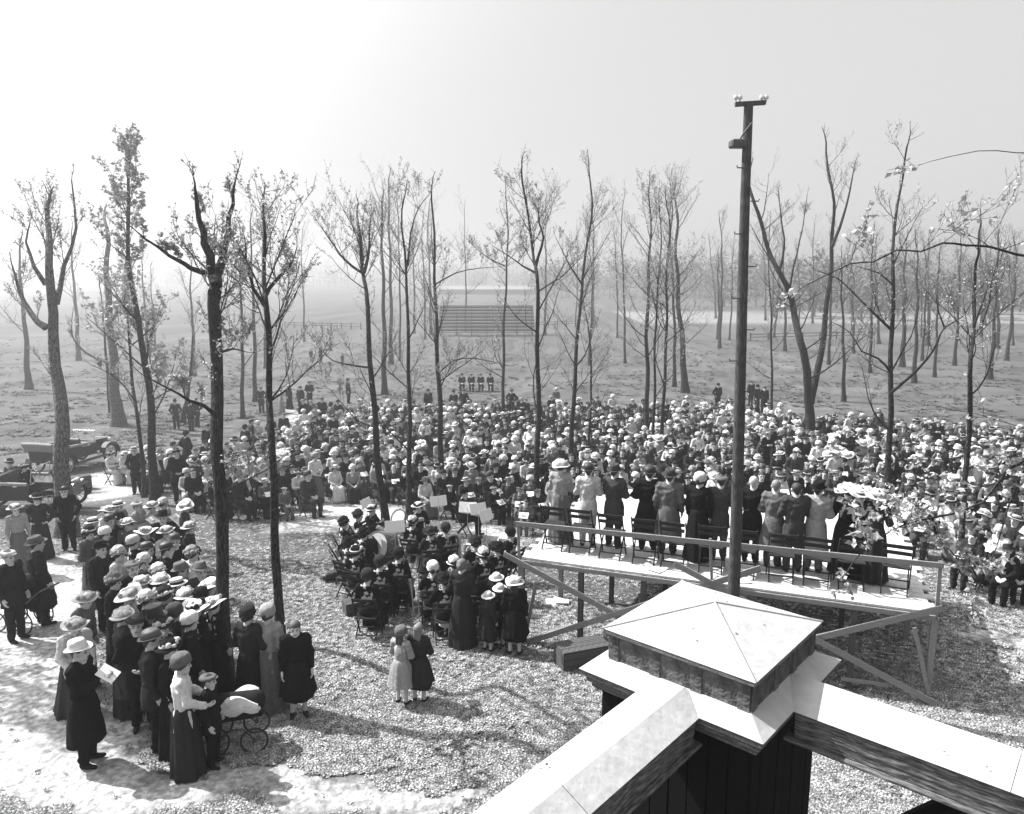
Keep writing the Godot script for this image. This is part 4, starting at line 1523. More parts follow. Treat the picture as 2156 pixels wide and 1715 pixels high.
func chair_meshes() -> void:
	var m := MB.new()
	m.box(Vector3(0, 0.44, 0.0), Vector3(0.20, 0, 0), Vector3(0, 0.011, 0), Vector3(0, 0, 0.19))
	P.seat = m.mesh()
	var all := MB.new()
	all.join(m, Transform3D.IDENTITY)
	m = MB.new()
	for y in [0.70, 0.80]:
		m.box(Vector3(0, y, -0.225), Vector3(0.20, 0, 0), Vector3(0, 0.032, -0.006), Vector3(0, 0.001, 0.008))
	P.back = m.mesh()
	all.join(m, Transform3D.IDENTITY)
	P.leg = []
	for s in [-1.0, 1.0]:
		m = MB.new()
		m.beam(Vector3(0.215 * s, 0.0, 0.17), Vector3(0.215 * s, 0.85, -0.235), Vector3.RIGHT, 0.02, 0.034)
		P.leg.append(m.mesh())
		all.join(m, Transform3D.IDENTITY)
		m = MB.new()
		m.beam(Vector3(0.185 * s, 0.0, -0.22), Vector3(0.185 * s, 0.44, 0.16), Vector3.RIGHT, 0.02, 0.034)
		P.leg.append(m.mesh())
		all.join(m, Transform3D.IDENTITY)
	m = MB.new()
	m.beam(Vector3(-0.21, 0.14, 0.105), Vector3(0.21, 0.14, 0.105), Vector3.UP, 0.02, 0.02)
	P.rung = m.mesh()
	m = MB.new()
	m.beam(Vector3(-0.18, 0.10, -0.135), Vector3(0.18, 0.10, -0.135), Vector3.UP, 0.02, 0.02)
	P.rung2 = m.mesh()
	P.chair = all.mesh()
	P.chair_mb = all


func chair(p: Vector3, turn: float, label: String, group: String, fine := true) -> void:
	if not fine:
		var o := part(self, "folding_chair", P.chair, mats.chair_wood)
		o.position = p
		o.rotation.y = turn
		tag(o, label, "chair", group)
		return
	var o: Node3D
	if not chair_proto.has("c"):
		o = thing("folding_chair", p, turn, label, "chair", group)
		part(o, "seat", P.seat, mats.chair_wood)
		part(o, "backrest", P.back, mats.chair_wood)
		for l in P.leg:
			part(o, "leg", l, mats.chair_wood)
		part(o, "rung", P.rung, mats.chair_wood)
		part(o, "rung", P.rung2, mats.chair_wood)
		chair_proto.c = o
	else:
		o = chair_proto.c.duplicate()
		o.name = numbered("folding_chair")
		add_child(o)
		o.position = p
		o.rotation = Vector3(0, turn, 0)
		tag(o, label, "chair", group)


func face(from: Vector3, to: Vector3) -> float:
	return atan2(to.x - from.x, to.z - from.z)


# ---------- band ----------
func tube_path(called: String, parent: Node, pts: Array, r0: float, r1: float, mt: Material, seg := 10) -> void:
	var fine := []
	var rad := []
	for k in pts.size() - 1:
		for j in 5:
			var t := j / 5.0
			fine.append(pts[k].cubic_interpolate(pts[k + 1], pts[max(k - 1, 0)], pts[min(k + 2, pts.size() - 1)], t))
			rad.append(lerpf(r0, r1, (k + t) / (pts.size() - 1)))
	fine.append(pts[-1])
	rad.append(r1)
	var m := MB.new()
	m.tube(fine, rad, seg, true)
	part(parent, called, m.mesh(), mt)


func bell(r: float, l: float, o: Vector3, bas: Basis, r0 := 0.02) -> Mesh:
	var m := MB.new()
	var pr := []
	for k in 9:
		var t := k / 8.0
		pr.append(Vector2(r0 + (r - r0) * pow(t, 3.2) + 0.02 * t, l * t))
	pr.append(Vector2(r + 0.012, l - 0.006))
	for k in 8:
		var t := 1.0 - k / 8.0
		pr.append(Vector2(r0 + (r - r0) * pow(t, 3.2) + 0.02 * t - 0.006, l * t - 0.002))
	m.lathe(pr, 22, 1, 1, null, o, bas)
	return m.mesh()


func drum(called: String, p: Vector3, ax: Vector3, r: float, h: float, label: String, shell: Material) -> void:
	var o := thing(called, p, 0.0, label, "drum")
	var y := ax.normalized()
	var x := y.cross(Vector3(0.2, 0.1, 0.97)).normalized()
	var bs := Basis(x, y, x.cross(y))
	var m := MB.new()
	m.lathe([Vector2(r, -h / 2), Vector2(r, h / 2)], 36, 1, 1, null, Vector3.ZERO, bs)
	part(o, "shell", m.mesh(), shell)
	for s in [-1.0, 1.0]:
		m = MB.new()
		m.lathe([Vector2(0.0, 0.0), Vector2(r * 0.6, 0.0), Vector2(r - 0.005, 0.0)] if s < 0 else [Vector2(r - 0.005, 0), Vector2(r * 0.6, 0), Vector2(0, 0)], 36, 1, 1, null, y * s * (h / 2 + 0.002), bs)
		part(o, "drum_head", m.mesh(), mats.drum_skin)
		m = MB.new()
		m.lathe([Vector2(r - 0.008, -0.02), Vector2(r + 0.012, -0.02), Vector2(r + 0.012, 0.02), Vector2(r - 0.008, 0.02)], 36, 1, 1, null, y * s * (h / 2 - 0.006), bs)
		part(o, "hoop", m.mesh(), mats.varnished)
	for k in 10:
		var a0 := TAU * k / 10.0
		var a1 := TAU * (k + 0.5) / 10.0
		m = MB.new()
		var q0 := bs * Vector3(cos(a0) * (r + 0.008), -h / 2 + 0.02, sin(a0) * (r + 0.008))
		var q1 := bs * Vector3(cos(a1) * (r + 0.008), h / 2 - 0.02, sin(a1) * (r + 0.008))
		var q2 := bs * Vector3(cos(a1 * 2.0 - a0) * (r + 0.008), -h / 2 + 0.02, sin(a1 * 2.0 - a0) * (r + 0.008))
		m.tube([q0, q1, q2], [0.005, 0.005, 0.005], 4, false)
		part(o, "rope", m.mesh(), mats.rope)


func music_stand(p: Vector3, turn: float, label: String, paper: bool) -> void:
	var o := thing("music_stand", p, turn, label, "stand", "music stands of the band")
	var m := MB.new()
	m.tube([Vector3(0, 0.18, 0), Vector3(0, 0.98, 0)], [0.009, 0.007], 6)
	part(o, "pole", m.mesh(), mats.nickel)
	for k in 3:
		m = MB.new()
		var a := k * TAU / 3.0 + 0.4
		m.tube([Vector3(0, 0.30, 0), Vector3(cos(a) * 0.24, 0.0, sin(a) * 0.24)], [0.007, 0.007], 5)
		part(o, "leg", m.mesh(), mats.nickel)
	m = MB.new()
	for s in [-1.0, 1.0]:
		m.tube([Vector3(0, 0.98, 0), Vector3(0.22 * s, 1.02, 0.02)], [0.007, 0.006], 5)
		m.tube([Vector3(0.0, 1.0, 0), Vector3(0.2 * s, 1.22, -0.07)], [0.006, 0.005], 5)
	m.tube([Vector3(-0.22, 1.02, 0.02), Vector3(0.22, 1.02, 0.02)], [0.006, 0.006], 5)
	m.tube([Vector3(0, 0.98, 0), Vector3(0, 1.26, -0.08)], [0.006, 0.005], 5)
	part(o, "desk", m.mesh(), mats.nickel)
	if paper:
		m = MB.new()
		for s in [-1.0, 1.0]:
			m.box(Vector3(0.115 * s, 1.15, -0.018), Vector3(0.112, 0.004 * s, 0), Vector3(0, 0.125, -0.05), Vector3(0, 0.001, 0.003), 0.001)
		var q := part(self, "sheet_music", m.mesh(), mat("paper", 0.72, 0.9))
		tag(q, "open sheet music resting on a bright music stand of the band", "paper", "sheet music of the band")
		q.position = p
		q.rotation.y = turn


func horn(called: String, p: Vector3, bas: Basis, label: String, big: float) -> void:
	var o := thing(called, p, 0.0, label, "horn")
	o.basis = bas.scaled_local(Vector3.ONE * big)
	var b := part(o, "bell", bell(0.17, 0.5, Vector3(0.0, 0.30, 0), Basis.IDENTITY, 0.045), mats.brass)
	b.name = "bell"
	tube_path("main_tube", o, [Vector3(0, 0.32, 0), Vector3(0, 0.05, 0), Vector3(0.06, -0.07, 0), Vector3(0.16, -0.09, 0), Vector3(0.24, -0.02, 0), Vector3(0.24, 0.30, 0), Vector3(0.19, 0.40, 0), Vector3(0.12, 0.33, 0.03), Vector3(0.12, 0.1, 0.04)], 0.046, 0.022, mats.brass)
	tube_path("lead_pipe", o, [Vector3(0.13, 0.08, 0.06), Vector3(0.14, 0.3, 0.07), Vector3(0.2, 0.42, 0.06), Vector3(0.3, 0.40, 0.03)], 0.014, 0.009, mats.brass, 8)
	for k in 3:
		var m := MB.new()
		m.lathe([Vector2(0.021, 0.08), Vector2(0.021, 0.25), Vector2(0.006, 0.25), Vector2(0.006, 0.285), Vector2(0.013, 0.288), Vector2(0.0, 0.295)], 10, 1, 1, null, Vector3(0.06 + k * 0.048, 0, 0.055))
		part(o, "valve", m.mesh(), mats.brass)


func trombone(p: Vector3, bas: Basis, label: String) -> void:
	var o := thing("slide_horn", p, 0.0, label, "horn", "")
	o.basis = bas
	part(o, "bell", bell(0.09, 0.42, Vector3(0, 0.28, 0), Basis.IDENTITY, 0.012), mats.brass)
	tube_path("bow", o, [Vector3(0, 0.3, 0), Vector3(0, 0.05, 0), Vector3(0.05, -0.03, 0), Vector3(0.1, 0.05, 0), Vector3(0.1, 0.5, 0)], 0.011, 0.009, mats.brass, 8)
	tube_path("slide", o, [Vector3(0.1, 0.45, 0), Vector3(0.1, 0.0, 0.02), Vector3(0.14, -0.05, 0.02), Vector3(0.18, 0.0, 0.02), Vector3(0.18, 0.45, 0.02)], 0.008, 0.008, mats.brass, 8)
	var m := MB.new()
	for y in [0.15, 0.3]:
		m.tube([Vector3(0, y, 0), Vector3(0.18, y, 0.02)], [0.006, 0.006], 6)
	part(o, "brace", m.mesh(), mats.brass)


# ---------- wheels, motor cars, perambulators ----------
func wheel(parent: Node, at: Vector3, ax: Vector3, r: float, tyre: float, spokes: int, wood_spokes: bool) -> void:
	var m := MB.new()
	m.torus(Vector3.ZERO, ax, r - tyre, tyre, 30, 8)
	var w := part(parent, "wheel", m.mesh(), mats.rubber)
	w.position = at
	m = MB.new()
	m.torus(Vector3.ZERO, ax, r - tyre * 2.0, tyre * 0.45, 26, 6)
	part(w, "rim", m.mesh(), mats.pale_board if wood_spokes else mats.iron)
	var e1 := ax.cross(Vector3(0.13, 0.97, 0.2)).normalized()
	var e2 := ax.normalized().cross(e1)
	m = MB.new()
	for k in spokes:
		var a := TAU * k / spokes
		var d := e1 * cos(a) + e2 * sin(a)
		m.tube([d * r * 0.1, d * (r - tyre * 2.0)], [tyre * 0.35 if wood_spokes else 0.003, tyre * 0.28 if wood_spokes else 0.003], 5, false)
	part(w, "spokes", m.mesh(), mats.pale_board if wood_spokes else mats.iron)
	m = MB.new()
	m.tube([-ax.normalized() * tyre * 1.4, ax.normalized() * tyre * 1.4], [r * 0.13, r * 0.13], 10)
	part(w, "hub", m.mesh(), mats.iron)


func slab(parent: Node, called: String, prof: Array, z0: float, z1: float, mt: Material) -> void:
	# a side outline (x, y) with thickness along z
	var m := MB.new()
	var pv := PackedVector2Array(prof)
	if Geometry2D.is_polygon_clockwise(pv):
		pv.reverse()
	var id := Geometry2D.triangulate_polygon(pv)
	for k in range(0, id.size(), 3):
		var a := pv[id[k]]
		var b := pv[id[k + 1]]
		var c := pv[id[k + 2]]
		if (b - a).cross(c - a) < 0:
			var t := b
			b = c
			c = t
		m.tri(Vector3(a.x, a.y, z1), Vector3(b.x, b.y, z1), Vector3(c.x, c.y, z1))
		m.tri(Vector3(a.x, a.y, z0), Vector3(c.x, c.y, z0), Vector3(b.x, b.y, z0))
	for k in pv.size():
		var a := pv[k]
		var b := pv[(k + 1) % pv.size()]
		m.quad(Vector3(a.x, a.y, z1), Vector3(a.x, a.y, z0), Vector3(b.x, b.y, z0), Vector3(b.x, b.y, z1))
	part(parent, called, m.mesh(), mt)


func touring_car(p: Vector3, turn: float, label: String, top_down: bool) -> Node3D:
	var o := thing("touring_car", p, turn, label, "car")
	slab(o, "body", [Vector2(-1.55, 0.55), Vector2(0.55, 0.55), Vector2(0.62, 1.02), Vector2(0.42, 1.06), Vector2(0.2, 0.98), Vector2(-0.2, 0.98), Vector2(-0.55, 1.08), Vector2(-1.0, 1.12), Vector2(-1.5, 1.22), Vector2(-1.66, 1.1), Vector2(-1.62, 0.7)], -0.66, 0.66, mats.car_paint)
	slab(o, "bonnet", [Vector2(0.62, 0.55), Vector2(1.55, 0.55), Vector2(1.56, 0.98), Vector2(1.45, 1.02), Vector2(0.62, 1.06)], -0.36, 0.36, mats.car_paint)
	slab(o, "radiator", [Vector2(1.56, 0.5), Vector2(1.66, 0.5), Vector2(1.66, 1.02), Vector2(1.56, 1.02)], -0.34, 0.34, mats.brass)
	for s in [-1.0, 1.0]:
		for x in [-1.2, 1.25]:
			wheel(o, Vector3(x, 0.42, 0.72 * s), Vector3(0, 0, 1), 0.42, 0.05, 12, true)
			var m := MB.new()
			var pts := []
			var q := []
			for k in 9:
				var a := lerpf(-0.15, PI * 0.92, k / 8.0)
				var d := Vector3(cos(a), sin(a), 0)
				pts.append(Vector3(x, 0.42, 0.72 * s) + d * 0.49)
			for k in 8:
				m.quad(pts[k] + Vector3(0, 0, 0.13), pts[k] - Vector3(0, 0, 0.13), pts[k + 1] - Vector3(0, 0, 0.13), pts[k + 1] + Vector3(0, 0, 0.13))
				m.quad(pts[k] * 1.0 + Vector3(0, 0.012, -0.13), pts[k] + Vector3(0, 0.012, 0.13), pts[k + 1] + Vector3(0, 0.012, 0.13), pts[k + 1] + Vector3(0, 0.012, -0.13))
			part(o, "mudguard", m.mesh(), mats.car_paint)
		var rb := MB.new()
		rb.box(Vector3(0.05, 0.40, 0.78 * s), Vector3(0.8, 0, 0), Vector3(0, 0.02, 0), Vector3(0, 0, 0.14), 0.008)
		part(o, "running_board", rb.mesh(), mats.old_wood)
		var lm := MB.new()
		lm.lathe([Vector2(0.02, -0.1), Vector2(0.09, -0.04), Vector2(0.11, 0.06), Vector2(0.1, 0.07), Vector2(0.0, 0.06)], 14, 1, 1, null, Vector3(1.72, 0.88, 0.3 * s), Basis(Vector3(0, 0, 1), -PI / 2))
		part(o, "headlamp", lm.mesh(), mats.brass)
	for x in [-1.15, 0.05]:
		var m := MB.new()
		m.box(Vector3(x, 0.92, 0), Vector3(0.26, 0, 0), Vector3(0, 0.09, 0), Vector3(0, 0, 0.58), 0.04)
		m.box(Vector3(x - 0.30, 1.12, 0), Vector3(0.07, 0.02, 0), Vector3(-0.04, 0.22, 0), Vector3(0, 0, 0.6), 0.04)
		part(o, "seat", m.mesh(), mats.leather)
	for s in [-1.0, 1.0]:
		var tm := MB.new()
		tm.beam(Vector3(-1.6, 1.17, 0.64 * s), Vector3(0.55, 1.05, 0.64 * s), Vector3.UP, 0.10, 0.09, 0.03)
		part(o, "padded_edge", tm.mesh(), cloth(0.36))  # pale strip added to paint the sunlit top of the body side
	var sm := MB.new()
	sm.torus(Vector3(0.42, 1.22, -0.3), Vector3(-0.75, 0.66, 0), 0.19, 0.013, 20, 6)
	sm.tube([Vector3(0.42, 1.22, -0.3), Vector3(0.66, 1.0, -0.3)], [0.014, 0.014], 6)
	part(o, "steering_wheel", sm.mesh(), mats.varnished)
	sm = MB.new()
	for s in [-1.0, 1.0]:
		sm.tube([Vector3(0.6, 1.04, 0.55 * s), Vector3(0.66, 1.5, 0.55 * s)], [0.012, 0.012], 6)
	sm.tube([Vector3(0.66, 1.5, -0.55), Vector3(0.66, 1.5, 0.55)], [0.012, 0.012], 6)
	part(o, "windscreen_frame", sm.mesh(), mats.brass)
	if top_down:
		var fm := MB.new()
		for k in 5:
			fm.tube([Vector3(-1.72 - 0.03 * k, 1.14 + 0.06 * k, -0.7), Vector3(-1.78 - 0.03 * k, 1.17 + 0.06 * k, 0), Vector3(-1.72 - 0.03 * k, 1.14 + 0.06 * k, 0.7)], [0.075, 0.085, 0.075], 8)
		part(o, "folded_top", fm.mesh(), cloth(0.3))
	return o


func perambulator(p: Vector3, turn: float, label: String, tone: float, sc: float) -> void:
	var o := thing("perambulator", p, turn, label, "pram")
	o.scale = Vector3.ONE * sc
	var m := MB.new()
	m.sdf([[Vector3(-0.22, 0.56, 0), Vector3(0.25, 0.56, 0), 0.17, 0.16, Vector3(1, 1.1, 0.95)], [Vector3(-0.3, 0.66, 0), Vector3(0.32, 0.66, 0), 0.15, 0.14]], 0.022, 0.05)
	part(o, "body", m.mesh(), cloth(tone))
	m = MB.new()
	var pts := []
	for k in 7:
		var a := lerpf(0.05, 1.75, k / 6.0)
		var ring := []
		for j in 11:
			var b := lerpf(-PI / 2, PI / 2, j / 10.0)
			ring.append(Vector3(-0.16 - sin(a) * 0.30 * cos(b) + 0.1 * k / 6.0 * 0, 0.74 + cos(a) * 0.0 + 0.30 * cos(b) * cos(a) + 0.02, 0.24 * sin(b)))
		pts.append(ring)
	for k in 6:
		for j in 10:
			m.quad(pts[k][j], pts[k][j + 1], pts[k + 1][j + 1], pts[k + 1][j])
	m.smooth(0, 0)
	part(o, "hood", m.mesh(), cloth(tone * 0.7))
	m = MB.new()
	var grid := []
	for a in 17:
		for b in 13:
			var x := lerpf(-0.22, 0.50, a / 16.0)
			var z := lerpf(-0.34, 0.34, b / 12.0)
			var over := maxf(0.0, absf(z) - 0.19) * 3.0 + maxf(0.0, x - 0.36) * 2.6
			var y := 0.745 + 0.04 * sin(x * 9.0 + z * 5.0) + 0.035 * sin(z * 17.0 - x * 11.0) - over * (0.8 + 0.25 * sin(x * 13.0 + z * 4.0))
			y = maxf(y, 0.60 + 0.03 * sin(x * 21.0 + z * 13.0))
			grid.append(Vector3(minf(x, 0.38 + 0.02 * sin(z * 20.0)), y, clampf(z, -0.22 - 0.02 * sin(x * 15.0), 0.22 + 0.02 * sin(x * 12.0))))
	for a in 16:
		for b in 12:
			var q := a * 13 + b
			m.quad(grid[q], grid[q + 1], grid[q + 14], grid[q + 13])
	part(o, "blanket", m.mesh(), cloth(0.66))
	for s in [-1.0, 1.0]:
		wheel(o, Vector3(-0.25, 0.24, 0.24 * s), Vector3(0, 0, 1), 0.24, 0.012, 14, false)
		wheel(o, Vector3(0.30, 0.19, 0.24 * s), Vector3(0, 0, 1), 0.19, 0.012, 12, false)
		m = MB.new()
		m.tube([Vector3(-0.25, 0.24, 0.22 * s), Vector3(-0.1, 0.36, 0.2 * s), Vector3(0.15, 0.36, 0.2 * s), Vector3(0.30, 0.19, 0.22 * s)], [0.012, 0.012, 0.012, 0.012], 6)
		m.tube([Vector3(-0.35, 0.60, 0.2 * s), Vector3(-0.62, 0.82, 0.2 * s), Vector3(-0.72, 0.88, 0.2 * s)], [0.011, 0.011, 0.011], 6)
		part(o, "spring", m.mesh(), mats.iron)
	m = MB.new()
	m.tube([Vector3(-0.72, 0.88, -0.21), Vector3(-0.72, 0.88, 0.21)], [0.016, 0.016], 8)
	part(o, "handle", m.mesh(), mats.varnished)


func crate(p: Vector3, turn: float, s: Vector3, label: String, called := "wooden_box") -> void:
	var o := thing(called, p, turn, label, "box")
	var n := 3
	for side in 4:
		var bas := Basis(Vector3.UP, side * PI / 2)
		var w := s.x if side % 2 == 0 else s.z
		var dd := s.z if side % 2 == 0 else s.x
		for k in n:
			var m := MB.new()
			m.box(bas * Vector3(0, s.y * (k + 0.5) / n * 2.0, dd), bas * Vector3(w - 0.012, 0, 0), Vector3(0, s.y / n - 0.004, 0), bas * Vector3(0, 0, 0.01), 0.003)
			part(o, "board", m.mesh(), mats.old_wood)
	for k in n:
		var m := MB.new()
		m.box(Vector3(0, s.y * 2.0 + 0.013, lerpf(-s.z, s.z, (k + 0.5) / n)), Vector3(s.x + 0.01, 0, 0), Vector3(0, 0.01, 0), Vector3(0, 0, s.z / n - 0.003), 0.003)
		part(o, "lid_board", m.mesh(), mats.old_wood)


# ---------- who stands and sits where ----------
func stander(u: float, v: float, h: float, turn: float, look: Dictionary, label: String, group := "", fine := true) -> Node3D:
	# v is the top of the hat; h the height of that point above the ground
	var p := gp(u, v, h)
	return person(p, turn, look, label, group, fine)


